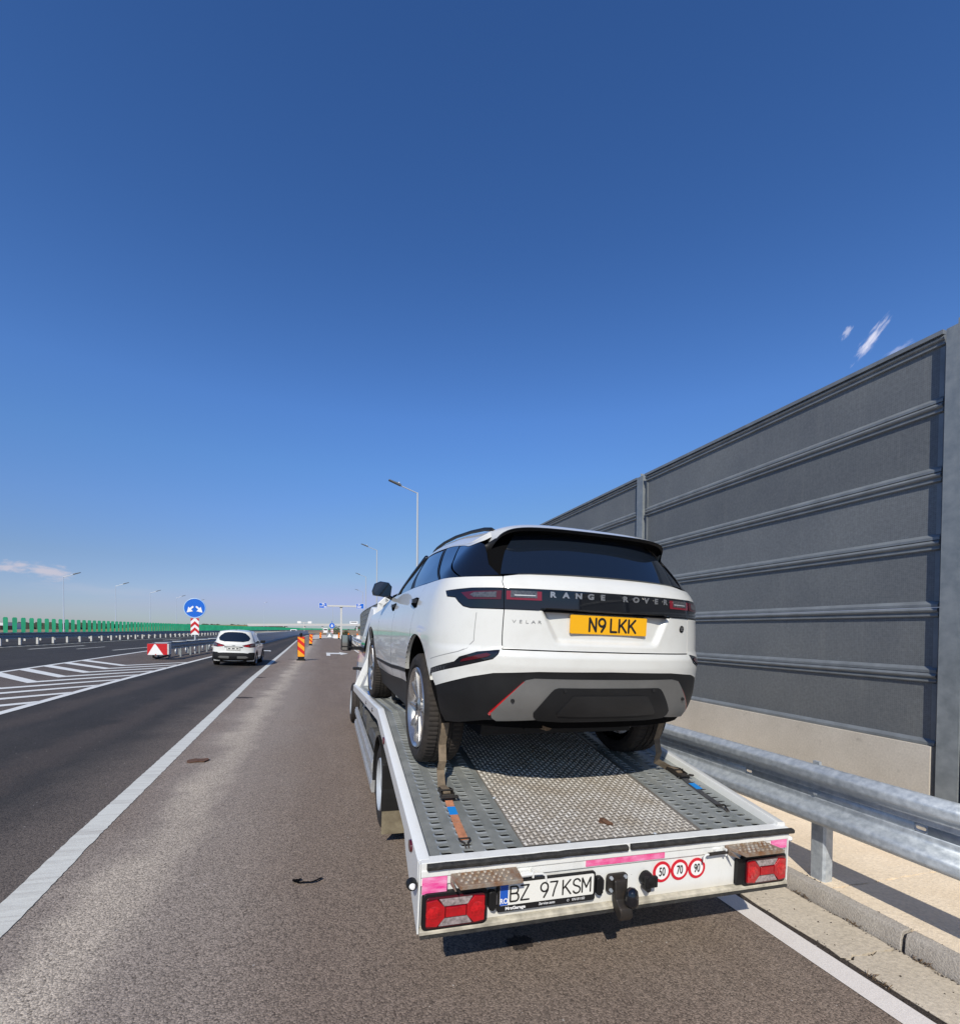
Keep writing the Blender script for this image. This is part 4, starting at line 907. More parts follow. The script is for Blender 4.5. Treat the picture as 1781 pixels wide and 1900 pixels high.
# number plate with holder
pc = (-.472, .137); pr = .0
mb = MB(); mb.prism(rounded(.545, .150, .012, 3, *pc), -.018, -.001, 'y'); ph = part(mb, 'plate_holder', M_plastic2, bevel=.002)
mb = MB(); mb.prism(rounded(.520, .108, .008, 3, pc[0], pc[1]+.012), -.021, -.0185, 'y'); npl = part(mb, 'number_plate', M_plate, ph)
mb = MB(); mb.box(pc[0]-.259, pc[0]-.218, -.0222, -.0212, pc[1]-.040, pc[1]+.064); part(mb, 'country_band', M_eublue, ph)
text(ph, 'RO', (pc[0]-.2385, -.0226, pc[1]-.020), .036, M_whitefilm, sx=.85, off=.0006)
for s_, x_ in (('BZ', -.205), ('97', -.042), ('KSM', .082)): stroke_text(npl, s_, pc[0]+x_, -.0216, pc[1]-.024, .073, .040, .0088, M_black)
text(ph, 'MrsGarage', (pc[0]-.175, -.0186, pc[1]-.060), .021, M_whitefilm, sx=1.15, off=.0007)
text(ph, 'Service auto', (pc[0]-.005, -.0186, pc[1]-.0575), .019, M_whitefilm, sx=.95, shear=.3)
text(ph, '0761.811.053', (pc[0]+.175, -.0186, pc[1]-.0580), .017, M_whitefilm, sx=.8)
mb = MB(); mb.lathe([(-.0005, .0045), (-.0005, .0062)], 'y', 14, c=(pc[0]+.115, -.0186, pc[1]-.058)); part(mb, 'phone_mark', M_whitefilm, ph)
for x_, z_ in ((-.772, .130), (-.178, .136)):
    mb = MB(); mb.prism([(x_-.019, z_+.040), (x_-.008, z_+.048), (x_+.014, z_+.046), (x_+.020, z_+.035), (x_+.020, z_-.035), (x_+.006, z_-.052), (x_-.014, z_-.045), (x_-.020, z_-.03)], -.032, .0, 'y'); o = part(mb, 'plate_light', M_plastic, bevel=.005)
    mb = MB(); mb.box(x_+.010, x_+.024, -.030, -.01, z_-.02, z_+.03); part(mb, 'light_lens', M_smoke, o)
# tow ball
mb = MB(); mb.prism(rounded(.125, .100, .02, 4, -.062, .132), -.014, .004, 'y'); hb = part(mb, 'tow_hitch', M_iron, bevel=.003)
mb = MB(); mb.prism([(-.014, .160), (-.05, .155), (-.062, .12), (-.075, .06), (-.140, .035), (-.155, .0), (-.135, -.030), (-.10, -.025), (-.03, .02), (-.014, .08)], -.092, -.018, 'x'); 
mb.v = [(v[0], v[1]*.65, v[2]) for v in mb.v]; part(mb, 'hitch_neck', M_iron, hb, bevel=.008)
mb = MB(); mb.lathe([(-.02, .020), (-.01, .034), (.0, .036), (.035, .036), (.06, .030), (.074, .016), (.077, 0)], 'z', 20, c=(-.022, -.085, .062)); part(mb, 'ball_cap', M_gloss, hb, smooth=60)
for bx_ in (-.105, -.018):
    for bz_ in (.100, .165): mb = MB(); mb.lathe([(-.026, 0), (-.026, .009), (-.014, .011)], 'y', 6, c=(bx_, 0, bz_)); part(mb, 'bolt', M_galv, hb)
mb = MB(); mb.lathe([(-.062, .0), (-.060, .020), (-.045, .030), (-.020, .036), (.0, .038)], 'y', 16, c=(.118, 0, .140)); mb.box(.085, .160, -.058, -.035, .105, .165); o = part(mb, 'trailer_socket', M_plastic, bevel=.006)
mb = MB(); mb.lathe([(-.05, 0), (-.045, .016), (.0, .018)], 'y', 12, c=(.112, 0, .092)); part(mb, 'socket_plug', M_plastic2, o, smooth=40)
# speed stickers, coloured tape
for i, (x_, z_, s_) in enumerate(((.238, .148, '50'), (.356, .148, '70'), (.474, .146, '90'))):
    mb = MB(); mb.lathe([(0.0135, 0), (.0135, .058), (.0175, .058)], 'y', 36, c=(x_, 0, z_)); o = part(mb, 'speed_sticker', M_redsticker)
    mb = MB(); mb.lathe([(.0125, 0), (.0125, .042), (.0135, .042)], 'y', 36, c=(x_, 0, z_)); part(mb, 'sticker_field', M_whitefilm, o)
    text(o, s_, (x_, .0120, z_-.001), .068, M_black, sx=.62, off=.0012)
for x0, x1, z0, z1, m_, yy in ((-.249, .240, .232, .262, M_pink, .0035), (-1.118, -.998, .186, .288, M_pink2, .0025), (1.000, 1.118, .214, .292, M_pink2, .0025)):
    mb = MB(); mb.box(x0, x1, yy-.004, yy+.002, z0, z1); part(mb, 'reflective_tape', m_)
M_dimple = mat('pale_dimples', (.62, .57, .50), .4, .5, var=1, vs=25, vc=(.34, .22, .12))  # dimples lighter than the step plate, with browner patches
# folding steps with raised dimples
def step(x0, x1, zt, s):
    mb = MB(); d = -.100; th = .020
    A = [(x0+.01, -.004), (x1-.0, -.004), (x1-(.0 if s < 0 else -.02), d), (x0+(.035 if s < 0 else .085), d)]
    if s > 0: A = [(x0, -.004), (x1-.06, -.004), (x1+.0, d), (x0+.06, d)]
    mb.add([(a, b_, zt-.10*abs(b_)*1.7) for a, b_ in A]+[(a, b_, zt-.10*abs(b_)*1.7-th) for a, b_ in A], [(0, 1, 2, 3), (7, 6, 5, 4), (0, 4, 5, 1), (1, 5, 6, 2), (2, 6, 7, 3), (3, 7, 4, 0)])
    o = part(mb, 'folding_step', M_rust, bevel=.002); mb = MB()
    for r_ in range(4):
        for c_ in range(8):
            y_ = -.018-.022*r_; x_ = x0+.05+(x1-x0-.09)*(c_+.5*(r_ % 2))/8
            mb.lathe([(-.001, .0095), (.006, .0075), (.0075, .004), (.006, .0)], 'z', 8, c=(x_, y_, zt-.17*abs(y_)+.0005))
    part(mb, 'dimples', M_dimple, o, smooth=40)
    mb = MB(); mb.prism([(-.004, zt-.022), (d, zt-.17*.1-.022), (-.004, zt-.055)], x0+.01, x0+.016, 'x'); part(mb, 'step_bracket', M_rust, o)
    return o
st = step(-.992, -.645, .276, -1); st2 = step(.650, .990, .272, 1)
for s, x_ in ((-1, -.60), (1, .60)):
    o = empty('step_latch', loc=(0, 0, 0), parent=tk)
    mb = MB(); q = s
    mb.tube([(x_-q*.035, -.022, .238), (x_+q*(-.0)+.0, -.022, .238), (x_-q*(-.07), -.022, .236)] if s < 0 else [(x_-.08, -.022, .236), (x_, -.022, .238), (x_+.05, -.022, .238)], .010, 8); part(mb, 'latch_rod', M_white if s < 0 else M_iron, o, smooth=40)
    e = x_+.07 if s < 0 else x_-.08
    mb = MB(); mb.tube([(e-(.03 if s < 0 else -.03), -.02, .236), (e+(.02 if s < 0 else -.02), -.022, .235), (e+(.04 if s < 0 else -.03), -.022, .222), (e+(.045 if s < 0 else -.03), -.022, .195)], .006, 8); part(mb, 'latch_hook', M_white, o, smooth=40)
    mb = MB(); mb.box(x_-.03, x_+.02, -.02, .004, .222, .252); mb.box(x_+.035, x_+.045, -.028, .004, .218, .258); part(mb, 'latch_bracket', M_white, o, bevel=.002)
# side markers and corner lamps
for s in (-1, 1):
    for t in (.235, 1.70, 2.85, 3.75):
        p = DK(s*(HW+.004), t, -.062 if t > .5 else -.05); big = t < 2.5
        mb = MB(); mb.lathe([(.0, 0), (.0, .024), (.010, .022), (.014, 0)] if s > 0 else [(.0, 0), (.0, .024), (-.010, .022), (-.014, 0)], 'x', 20, c=(s*(HW+.012), 0, 0))
        mb.v = [(v[0], p[1]+v[1]*(1.7 if big else 1.), p[2]+v[2]*(1.3 if big else .9)) for v in mb.v]; part(mb, 'side_marker', M_redlens2 if big else M_smoke, smooth=40)
mb = MB(); mb.lathe([(-.02, 0), (-.018, .022), (.0, .026), (.02, .026)], 'y', 16, c=(-1.165, .015, .232)); o = part(mb, 'corner_lamp', M_plastic, smooth=40)
mb = MB(); mb.lathe([(-.032, 0), (-.030, .010), (-.018, .016)], 'y', 14, c=(-1.165, .015, .232)); part(mb, 'lamp_glass', M_whitefilm, o, smooth=40)
mb = MB(); mb.lathe([(-.02, 0), (-.014, .012), (0, .017), (.014, .012), (.02, 0)], 'y', 14, c=(1.150, .01, .262)); part(mb, 'corner_lamp', M_whitefilm, smooth=60)
# chassis under the deck
mb = MB()
for s in (-1, 1): mb.box(s*.42-.04, s*.42+.04, .35, 8.9, -.02, .18)
for y_ in (.5, 1.3, 2.1, 3.2, 4.2, 5.2, 6.2): mb.box(-1.05, 1.05, y_-.03, y_+.03, .17, .24)
part(mb, 'chassis_frame', M_chassis)
mb = MB(); mb.tube([(-.9, 2.48, -.05), (.9, 2.48, -.05)], .07, 10); part(mb, 'rear_axle', M_chassis)
GZ = -.455
def truck_wheel(x, y_, s, R=.405, w=.24):
    o = empty('wheel', loc=(x, y_, GZ+R), parent=tk); hwid = w/2
    prof = [(-hwid+.02, R-.17), (-hwid, R-.13), (-hwid-.004, R-.07), (-hwid+.012, R-.018), (-hwid+.035, R-.002), (-.03, R), (-.026, R-.008), (-.018, R-.008), (-.014, R), (.014, R), (.018, R-.008), (.026, R-.008), (.03, R), (hwid-.035, R-.002), (hwid-.012, R-.018), (hwid+.004, R-.07), (hwid, R-.13), (hwid-.02, R-.17)]
    mb = MB(); mb.lathe(prof, 'x', 60, disp=lambda i, j, a, r_: (a, r_-(.006 if (j % 2 and i in (4, 13)) else 0))); mb.build('tyre', M_rubber, o, smooth=35)
    mb = MB(); a = hwid*s; mb.lathe([(a-.01*s, R-.155), (a+.004*s, R-.165), (a-.015*s, R-.185), (a-.06*s, R-.21), (a-.075*s, .13), (a-.05*s, .12), (a-.03*s, .07), (a-.02*s, .06), (a-.02*s, 0)], 'x', 40); mb.build('rim', M_pole, o, smooth=35)
    mb = MB()
    for k in range(8): an = k*math.pi/4; mb.lathe([(a-.06*s, .022), (a-.05*s, .022)], 'x', 10, c=(0, .165*math.cos(an), .165*math.sin(an)))
    mb.build('hand_holes', M_gap, o)
for s in (-1, 1):
    truck_wheel(s*.965, 2.48, s, .405, .22); truck_wheel(s*.70, 2.48, s, .405, .20); truck_wheel(s*1.01, 8.0, s, .40, .24)
    mb = MB(); x0, x1 = (s*.84, s*1.10); r1 = .455     # black mudguard arched over the wheel
    pa = [math.radians(a) for a in range(-12, 201, 12)] 
    for a in pa:
        c = (2.48+r1*math.cos(a), GZ+.405+r1*math.sin(a)); c2 = (2.48+(r1+.012)*math.cos(a), GZ+.405+(r1+.012)*math.sin(a))
        mb.v += [(x0, *c), (x1, *c), (x1, *c2), (x0, *c2)]
    for i in range(len(pa)-1):
        for j in range(4): mb.f.append((i*4+j, i*4+(j+1) % 4, (i+1)*4+(j+1) % 4, (i+1)*4+j)); mb.m.append(0)
    part(mb, 'mudguard', M_plastic2, smooth=40)
    yr_ = 2.48-r1+.012
    mb = MB(); mb.box(min(x0, x1)+.01, max(x0, x1)-.01, yr_-.008, yr_-.002, GZ+.10, GZ+.40); part(mb, 'mud_flap', M_flap)
    mb = MB(); mb.box(min(x0, x1), max(x0, x1), yr_-.014, yr_+.02, GZ+.33, GZ+.72); part(mb, 'mudguard_end', M_plastic2, bevel=.012)
    # side guard rails and boxes between the axles
    for z0, z1 in ((-.12, .02), (-.34, -.20)):
        mb = MB(); mb.box(min(s*1.05, s*1.09), max(s*1.05, s*1.09), 3.12, 6.9, z0, z1); mb.box(min(s*1.085, s*1.10), max(s*1.085, s*1.10), 3.12, 6.9, z0+.03, z1-.03); part(mb, 'side_guard', M_alurail, bevel=.006)
    for yy in (3.3, 4.7, 6.3): mb = MB(); mb.box(min(s*1.0, s*1.05), max(s*1.0, s*1.05), yy, yy+.05, -.34, .3); part(mb, 'guard_stay', M_chassis)
    for yy in (3.6, 5.0): mb = MB(); mb.box(min(s*.6, s*1.03), max(s*.6, s*1.03), yy, yy+.9, -.18, .18); part(mb, 'tool_box', M_chassis, bevel=.02)
# headboard: white frame narrowing upwards, solid sheet, gussets
yh = DK(0, TEND)[1]; zh = DK(0, TEND)[2]
fr = [(-1.075, zh-.05), (-.86, .905), (-.70, 1.93), (-.60, 2.03), (.60, 2.03), (.70, 1.93), (.86, .905), (1.075, zh-.05)]
mb = MB()
for i in range(len(fr)-1):
    a, c = Vector((fr[i][0], 0, fr[i][1])), Vector((fr[i+1][0], 0, fr[i+1][1])); d = (c-a).normalized(); nn = Vector((d.z, 0, -d.x))*.055
    mb.add([(p.x, yy, p.z) for yy in (yh-.03, yh+.04) for p in (a+nn-d*.03, a-nn-d*.03, c-nn+d*.03, c+nn+d*.03)], [(0, 1, 2, 3), (7, 6, 5, 4), (0, 4, 5, 1), (1, 5, 6, 2), (2, 6, 7, 3), (3, 7, 4, 0)])
part(mb, 'headboard_frame', M_white, bevel=.012)
mb = MB(); mb.prism([(-.95, zh-.02), (-.80, .905), (-.65, 1.92), (.65, 1.92), (.80, .905), (.95, zh-.02)], yh+.0, yh+.015, 'y'); part(mb, 'headboard_sheet', M_white)
# cab
cb = empty('cab', loc=(0, 0, 0), parent=tk)
def cabx(z): return .97-.17*sm01((z-.75)/1.15)
mb = MB(); prof = [(7.25, -.12), (7.25, 1.70), (7.45, 1.88), (8.1, 1.93), (8.45, 1.80), (8.95, 1.02), (9.35, .78), (9.5, .45), (9.5, -.12), (8.42, -.12), (8.30, .02), (8.0, .10), (7.7, .02), (7.58, -.12)]
V = []; n_ = len(prof)
mb.prism(prof, -1, 1, 'x'); mb.v = [(math.copysign(cabx(v[2]), v[0]), v[1], v[2]) for v in mb.v]; mb.build('cab_body', M_white, cb, bevel=.04)
for s in (-1, 1):
    mb = MB(); pl = [(7.62, .98), (7.66, 1.66), (8.28, 1.70), (8.82, .98)]; mb.prism(pl, 0, .006, 'x'); mb.v = [(s*(cabx(v[2])+.001+v[0]), v[1], v[2]) for v in mb.v]; mb.build('side_window', M_glass, cb)
    o = empty('door_mirror', loc=(s*1.245, 8.62, 1.15), parent=cb)
    mb = MB(); mb.prism(rounded(.225, .345, .04, 4), -.055, .06, 'y'); mb.build('mirror_housing', M_plastic, o, bevel=.015)
    mb = MB(); mb.prism(rounded(.185, .235, .02, 4, 0, .045), -.059, -.056, 'y'); mb.prism(rounded(.185, .055, .015, 3, 0, -.125), -.059, -.056, 'y'); mb.build('mirror_glass', M_mirror, o)
    mb = MB(); mb.box(-s*.10, -s*.34, -.02, .03, -.15, -.07); mb.build('mirror_arm', M_plastic, o, bevel=.01)
    mb = MB(); mb.prism([(7.7, .62), (7.7, .68), (7.9, .68), (7.9, .62)], s*.97-.02, s*.97+.02, 'x'); mb.build('door_handle', M_plastic, cb)
    mb = MB(); mb.box(s*1.0-.10, s*1.0+.08, 8.4, 8.52, .58, .64); mb.build('side_repeater', M_plastic, cb, bevel=.02)
mb = MB(); mb.prism([(8.48, 1.76), (8.94, 1.04), (8.95, 1.05), (8.49, 1.77)], -.74, .74, 'x'); mb.build('windscreen', M_glass, cb)
mb = MB(); mb.prism(rounded(1.3, .5, .05, 3, 0, 1.45), 7.24, 7.249, 'y'); mb.build('rear_window', M_glass, cb)
mb = MB(); mb.box(-.9, .9, 9.40, 9.56, -.15, .12); mb.build('front_bumper', M_plastic, cb, bevel=.03)

# ================================================================= THE LOADED CAR: its skin is one smooth surface, every panel is cut from it
def pchip(xs,ys):
    xs=np.array(xs,float);ys=np.array(ys,float);h=np.diff(xs);d=np.diff(ys)/h
    m=np.zeros(len(xs));m[0]=d[0];m[-1]=d[-1]
    for i in range(1,len(xs)-1):
        m[i]=0 if d[i-1]*d[i]<=0 else 2*d[i-1]*d[i]/(d[i-1]+d[i])
    def f(x):
        x=min(max(x,xs[0]),xs[-1]);i=min(max(int(np.searchsorted(xs,x))-1,0),len(xs)-2)
        t=(x-xs[i])/h[i]
        return float((2*t**3-3*t*t+1)*ys[i]+(t**3-2*t*t+t)*h[i]*m[i]+(-2*t**3+3*t*t)*ys[i+1]+(t**3-t*t)*h[i]*m[i+1])
    return f
class Plan:
    """closed plan curve: superelliptic rear and front corners joined by straight sides; s = arc length from the rear centre"""
    def __init__(k,W0,a,n,yc,af,nf,yfc):
        k.W0,k.a,k.n,k.yc,k.af,k.nf,k.yfc=W0,a,n,yc,af,nf,yfc
        def tab(W,a,n):
            ph=np.linspace(0,math.pi/2,801);c=np.sin(ph)**(2/n);s=np.cos(ph)**(2/n)
            L=np.concatenate([[0],np.cumsum(np.hypot(np.diff(W*c),np.diff(a*s)))]);return c,s,L
        k.rt=tab(W0,a,n);k.ft=tab(W0,af,nf);k.sc=k.rt[2][-1];k.sf=k.sc+yfc-yc;k.smax=k.sf+k.ft[2][-1]
    def ev(k,s):  # -> c (fraction of width), kind y descriptor
        a=abs(s)
        if a<=k.sc: return float(np.interp(a,k.rt[2],k.rt[0])),-float(np.interp(a,k.rt[2],k.rt[1])),0.
        if a<=k.sf: return 1.,0.,a-k.sc
        q=k.smax-a
        return float(np.interp(q,k.ft[2],k.ft[0])),float(np.interp(q,k.ft[2],k.ft[1]))+2,k.yfc-k.yc
    def s_of_y(k,y):
        if y>=k.yfc: 
            t=(y-k.yfc)/k.af; i=np.interp(t,k.ft[1][::-1],k.ft[2][::-1]); return k.smax-float(i)
        if y>=k.yc: return k.sc+y-k.yc
        return float(np.interp((y-k.yc)/k.a*-1,k.rt[1][::-1],k.rt[2][::-1]))
    def s_of_x(k,x): return math.copysign(float(np.interp(abs(x)/k.W0,k.rt[0],k.rt[2])),x)
    def xy(k,s,W,yr,yf):
        c,e,o=k.ev(s);x=math.copysign(W*c,s)
        if e<0 or (e==0 and o==0): y=k.yc+e*(k.yc-yr)
        elif e>=2: y=k.yfc+(e-2)*(yf-k.yfc)
        else: y=k.yc+o
        return x,y
# ---- large SUV on the truck
PL=Plan(.96,.60,2.5,-.355,.86,2.2,2.92)
_W=pchip([.22,.40,.50,.60,.75,.90,1.05,1.17,1.25,1.31],[.855,.893,.928,.950,.960,.960,.950,.932,.902,.862])
_yr=pchip([.22,.42,.47,.55,.62,.72,.78,.815,.85,.865,.95,1.09,1.20,1.25,1.31],[-.80,-.905,-.945,-.975,-.985,-.99,-1.0,-1.0,-.985,-.968,-.962,-.960,-.955,-.925,-.86])
_yf=pchip([.22,.35,.55,.75,.9,1.0,1.1,1.31],[3.62,3.74,3.78,3.78,3.74,3.68,3.55,3.4])
def sm(x): x=min(max(x,0.),1.);return x*x*(3-2*x)
def low(s,z,off=0.):
    x,y=PL.xy(s,_W(z),_yr(z),_yf(z))
    a=abs(s)
    if a>PL.sc*.7:   # haunches over the wheels and a shallow door scallop
        b=.014*math.exp(-((y-.05)/.5)**2)+.014*math.exp(-((y-2.9)/.5)**2)-.012*math.exp(-((y-1.45)/.6)**2)*sm((.80-z)/.3)
        b*=sm((z-.3)/.2)*sm((1.25-z)/.2)*sm((a-PL.sc*.7)/.3)
        x+=math.copysign(b,x)
    x*=1-.062*sm((y-.1)/1.9)*sm((z-.98)/.27)
    if a<.62 and .84<z<1.10: # number plate recess
        hw=.335+(z-.905)/.18*.10
        d=sm((hw+.02-a)/.05)*sm((z-.892)/.04)*sm((1.093-z)/.006)
        y+=.030*d
    return np.array([x,y,z])
PC=Plan(.90,.55,2.6,-.33,.9,2.0,1.25)
_cW=pchip([0,.25,.6,1.0,1.2],[.893,.855,.785,.695,.64])
_cyr=pchip([0,1.0],[-.895,-.60]);_cyf=pchip([0,1.0],[2.15,1.50])
_zb=pchip([-1.,-.6,-.25,.5,1.2,2.2],[1.262,1.258,1.262,1.258,1.243,1.20])
_zt=pchip([-.9,-.6,-.16,.22,.8,1.4,1.8],[1.46,1.49,1.535,1.57,1.592,1.575,1.53])
def cab(s,w):
    c,e,o=PC.ev(s);W=_cW(w);yf=_cyf(w);yfc=None
    x=math.copysign(W*c,s)
    if e<0 or (e==0 and o==0): y=PC.yc+e*(PC.yc-_cyr(w))
    elif e>=2: y=yfcw(w)+(e-2)*(yf-yfcw(w))
    else: y=PC.yc+o/(PC.yfc-PC.yc)*(yfcw(w)-PC.yc)
    x*=1-.065*sm((y-.1)/1.9)
    zb=_zb(y)+.03*(1-c**2);zt=_zt(y)+.140*(1-c**5)
    return np.array([x,y,zb+w*(zt-zb)])
def yfcw(w): return 1.62*(1-w)+1.02*w
def cab_s(y,w):
    yf=yfcw(w)
    if y<PC.yc: return float(np.interp((PC.yc-y)/(PC.yc-_cyr(w)),PC.rt[1][::-1],PC.rt[2][::-1]))
    if y<=yf: return PC.sc+(y-PC.yc)/(yf-PC.yc)*(PC.yfc-PC.yc)
    return PC.smax-float(np.interp((y-yf)/(_cyf(w)-yf),PC.ft[1][::-1],PC.ft[2][::-1]))
def inside(poly, p):
    x, y = p; c = False; n_ = len(poly); j = n_-1
    for i in range(n_):
        xi, yi = poly[i]; xj, yj = poly[j]
        if (yi > y) != (yj > y) and x < (xj-xi)*(y-yi)/(yj-yi)+xi: c = not c
        j = i
    return c
def densify(poly, d):
    out = []
    for i in range(len(poly)):
        a, c = poly[i], poly[(i+1) % len(poly)]; L_ = math.hypot(c[0]-a[0], c[1]-a[1]); k = max(1, int(L_/d))
        out += [(a[0]+(c[0]-a[0])*j/k, a[1]+(c[1]-a[1])*j/k) for j in range(k)]
    return out
def panel(name, poly, f, m, parent, g=.03, off=0., depth=.008, sgn=1, scale=(1, 1)):
    """a body panel: outline in surface coordinates, laid on surface f, with turned-in edges and exact normals"""
    ps = [(p[0]*scale[0], p[1]*scale[1]) for p in poly]; B = densify(ps, g*.8); xs = [p[0] for p in ps]; ys = [p[1] for p in ps]
    pts = [Vector(p) for p in B]; nb_ = len(B); y = min(ys)+g*.5; k = 0
    while y < max(ys):
        x = min(xs)+g*(.5 if k % 2 else .9)
        while x < max(xs):
            if inside(B, (x, y)):
                dmin = min((x-q[0])**2+(y-q[1])**2 for q in B)
                if dmin > (g*.45)**2: pts.append(Vector((x, y)))
            x += g
        y += g*.87; k += 1
    vs, es, fs, *_r = delaunay_2d_cdt(pts, [(i, (i+1) % nb_) for i in range(nb_)], [], 0, 1e-6)
    V = []; Nn = []
    def ev(u, v):
        u /= scale[0]; v /= scale[1]; e = 1e-3
        P = f(sgn*u, v); a = f(sgn*u+e, v)-f(sgn*u-e, v); c = f(sgn*u, v+e)-f(sgn*u, v-e); n_ = np.cross(a, c); n_ = n_/(np.linalg.norm(n_)+1e-12)
        return P, n_
    for q in vs: P, n_ = ev(q[0], q[1]); V.append(P+n_*off); Nn.append(n_)
    F = []
    for t in fs:
        c = (sum(vs[i][0] for i in t)/3, sum(vs[i][1] for i in t)/3)
        if inside(B, c): F.append(tuple(t) if sgn > 0 else tuple(reversed(t)))
    b0 = len(V); nv = len(vs); W_ = list(V)
    # turned edges
    EV = []; EN = []; EF = []
    for i in range(nb_):
        P, n_ = ev(*B[i]); EV += [P+n_*off, P+n_*(off-depth)]; EN += [n_, n_]
    # tidy edge normals: outward in surface
    cen = sum(EV)/len(EV)
    for i in range(nb_):
        j = (i+1) % nb_; EF.append((b0+2*i, b0+2*i+1, b0+2*j+1, b0+2*j))
    V += EV
    for i in range(nb_):
        t = EV[2*((i+1) % nb_)]-EV[2*(i-1)]; o_ = np.cross(t, EN[2*i]); o_ = o_/(np.linalg.norm(o_)+1e-9)
        a_ = ev(*B[i])[0]
        Nn += [o_, o_]
    area = sum(B[i][0]*B[(i+1) % nb_][1]-B[(i+1) % nb_][0]*B[i][1] for i in range(nb_))
    if (area > 0) != (sgn > 0):
        for i in range(nv, len(Nn)): Nn[i] = -Nn[i]
    me = bpy.data.meshes.new(name); me.from_pydata([tuple(p) for p in V], [], F+EF); me.materials.append(m)
    me.polygons.foreach_set('use_smooth', [True]*len(me.polygons)); me.update()
    me.normals_split_custom_set_from_vertices([tuple(n_) for n_ in Nn])
    return link(name, me, parent)
CMM = Matrix(((.99943659, -.01489003, .03007963, 1.55521635), (.01559082, .99960928, -.02319932, 3.44595), (-.02972244, .02365522, .99927824, .9197), (0, 0, 0, 1)))
car = tag(empty('car'), 'large white SUV strapped on the deck of the recovery truck', 'car')
def SY(y): return PL.s_of_y(y)
def arch(yc_, a0, a1, n_=14, ry=.445, rz=.487, z0=.42):
    """points round a wheel opening from angle a0 to a1 (degrees, 0 = forward)"""
    return [(SY(yc_-.045+ry*math.cos(math.radians(a0+(a1-a0)*i/n_))*(1. if math.cos(math.radians(a0+(a1-a0)*i/n_)) > 0 else 1.06)), z0+rz*math.sin(math.radians(a0+(a1-a0)*i/n_))) for i in range(n_+1)]
def both(name, poly, f, m, **k):
    return [panel(name, poly, f, m, k.pop('parent', car) if False else car, sgn=s, **k) for s in (-1, 1)]
# dark inner body that shows only in the gaps
mb = MB()
zs_ = [.40, .46, .50, .56, .62, .74, .86, .90, 1.0, 1.12, 1.22, 1.275]; ns_ = 120
for z in zs_:
    for i in range(ns_):
        s_ = -PL.smax+2*PL.smax*i/ns_; p = low(s_, z); x, y = p[0], p[1]; c_ = 1-.02
        wy = min(abs(y+.045), abs(y-2.83)); lim = .60 if (wy < .50 and z < .92) else 9
        x = math.copysign(min(abs(x)-.014, lim), x); y = y+.016 if y < PL.yc else (y-.016 if y > PL.yfc else y)
        if abs(s_) < .62 and .88 < z < 1.10: y += .04
        zz_ = min(z, 1.02-.06*sm((y-2.6)/1.1)) if y > 2.1 else z
        mb.v.append((x, y, zz_))
for r_ in range(len(zs_)-1):
    for i in range(ns_): mb.f.append((r_*ns_+i, r_*ns_+(i+1) % ns_, (r_+1)*ns_+(i+1) % ns_, (r_+1)*ns_+i)); mb.m.append(0)
mb.f += [tuple(reversed(range(ns_))), tuple(range((len(zs_)-1)*ns_, len(zs_)*ns_))]; mb.m += [0, 0]
mb.build('inner_body', M_gap, car)
mb = MB()
ws_ = [-.05, .25, .5, .75, .98]
for w in ws_:
    for i in range(ns_):
        p = cab(-PC.smax+2*PC.smax*i/ns_, w); mb.v.append((p[0]*.975, (p[1]-.6)*.982+.6, p[2]-.012))
for r_ in range(len(ws_)-1):
    for i in range(ns_): mb.f.append((r_*ns_+i, r_*ns_+(i+1) % ns_, (r_+1)*ns_+(i+1) % ns_, (r_+1)*ns_+i)); mb.m.append(0)
mb.build('cabin_lining', M_gap, car)
# tailgate
tg = panel('tailgate', [(-.650, .8635), (.650, .8635), (.6555, 1.084), (.40, 1.0845), (-.40, 1.0845), (-.6555, 1.084)], low, M_car, car, g=.011)
panel('tailgate_upper', [(-.676, 1.2055), (.676, 1.2055), (.692, 1.240), (.690, 1.275), (.60, 1.288), (.40, 1.298), (0, 1.303), (-.40, 1.298), (-.60, 1.288), (-.690, 1.275), (-.692, 1.240)], low, M_car, tg, g=.02)
lbp = panel('light_bar', [(-.6565, 1.0865), (-.40, 1.087), (.40, 1.087), (.6565, 1.0865), (.6745, 1.2030), (-.6745, 1.2030)], low, M_gloss, tg, g=.03, off=.002, depth=.014)
panel('light_bar_lower_edge', [(-.657, 1.087), (.657, 1.087), (.660, 1.118), (-.660, 1.118)], low, M_gloss, lbp, g=.03, off=.007, depth=.004)
def lens_set(sg, inner):
    if inner: o = [(.450, 1.140), (.652, 1.139), (.660, 1.188), (.456, 1.190)]; i_ = [(.478, 1.152), (.630, 1.152), (.634, 1.190), (.484, 1.190)]
    else: o = [(.682, 1.138), (.878, 1.134), (.935, 1.172), (.86, 1.181), (.686, 1.188)]; i_ = [(.712, 1.149), (.845, 1.147), (.872, 1.160), (.85, 1.174), (.714, 1.181)]
    par = lbp if inner else None
    q = panel('tail_light', o, low, M_redsmoke if inner else M_redlens2, par or car, g=.02, off=.006, depth=.004, sgn=sg)
    panel('light_core', i_, low, M_smoke, q, g=.02, off=.0085, depth=.002, sgn=sg)
    if inner: panel('light_strip', [(i_[0][0]+.01, 1.163), (i_[1][0]-.02, 1.162), (i_[1][0]-.02, 1.167), (i_[0][0]+.01, 1.168)], low, M_pole, q, g=.02, off=.0095, depth=.001, sgn=sg)
    return q
for s in (-1, 1): lens_set(s, True)
sw = [(.6605, 1.0865), (.856, 1.086), (.906, 1.096), (.942, 1.121), (.975, 1.147), (1.044, 1.152), (1.073, 1.183), (.88, 1.199), (.6795, 1.2035)]
for s in (-1, 1):
    panel('light_bar_end', sw, low, M_gloss, car, g=.025, off=.002, depth=.014, sgn=s); lens_set(s, False)
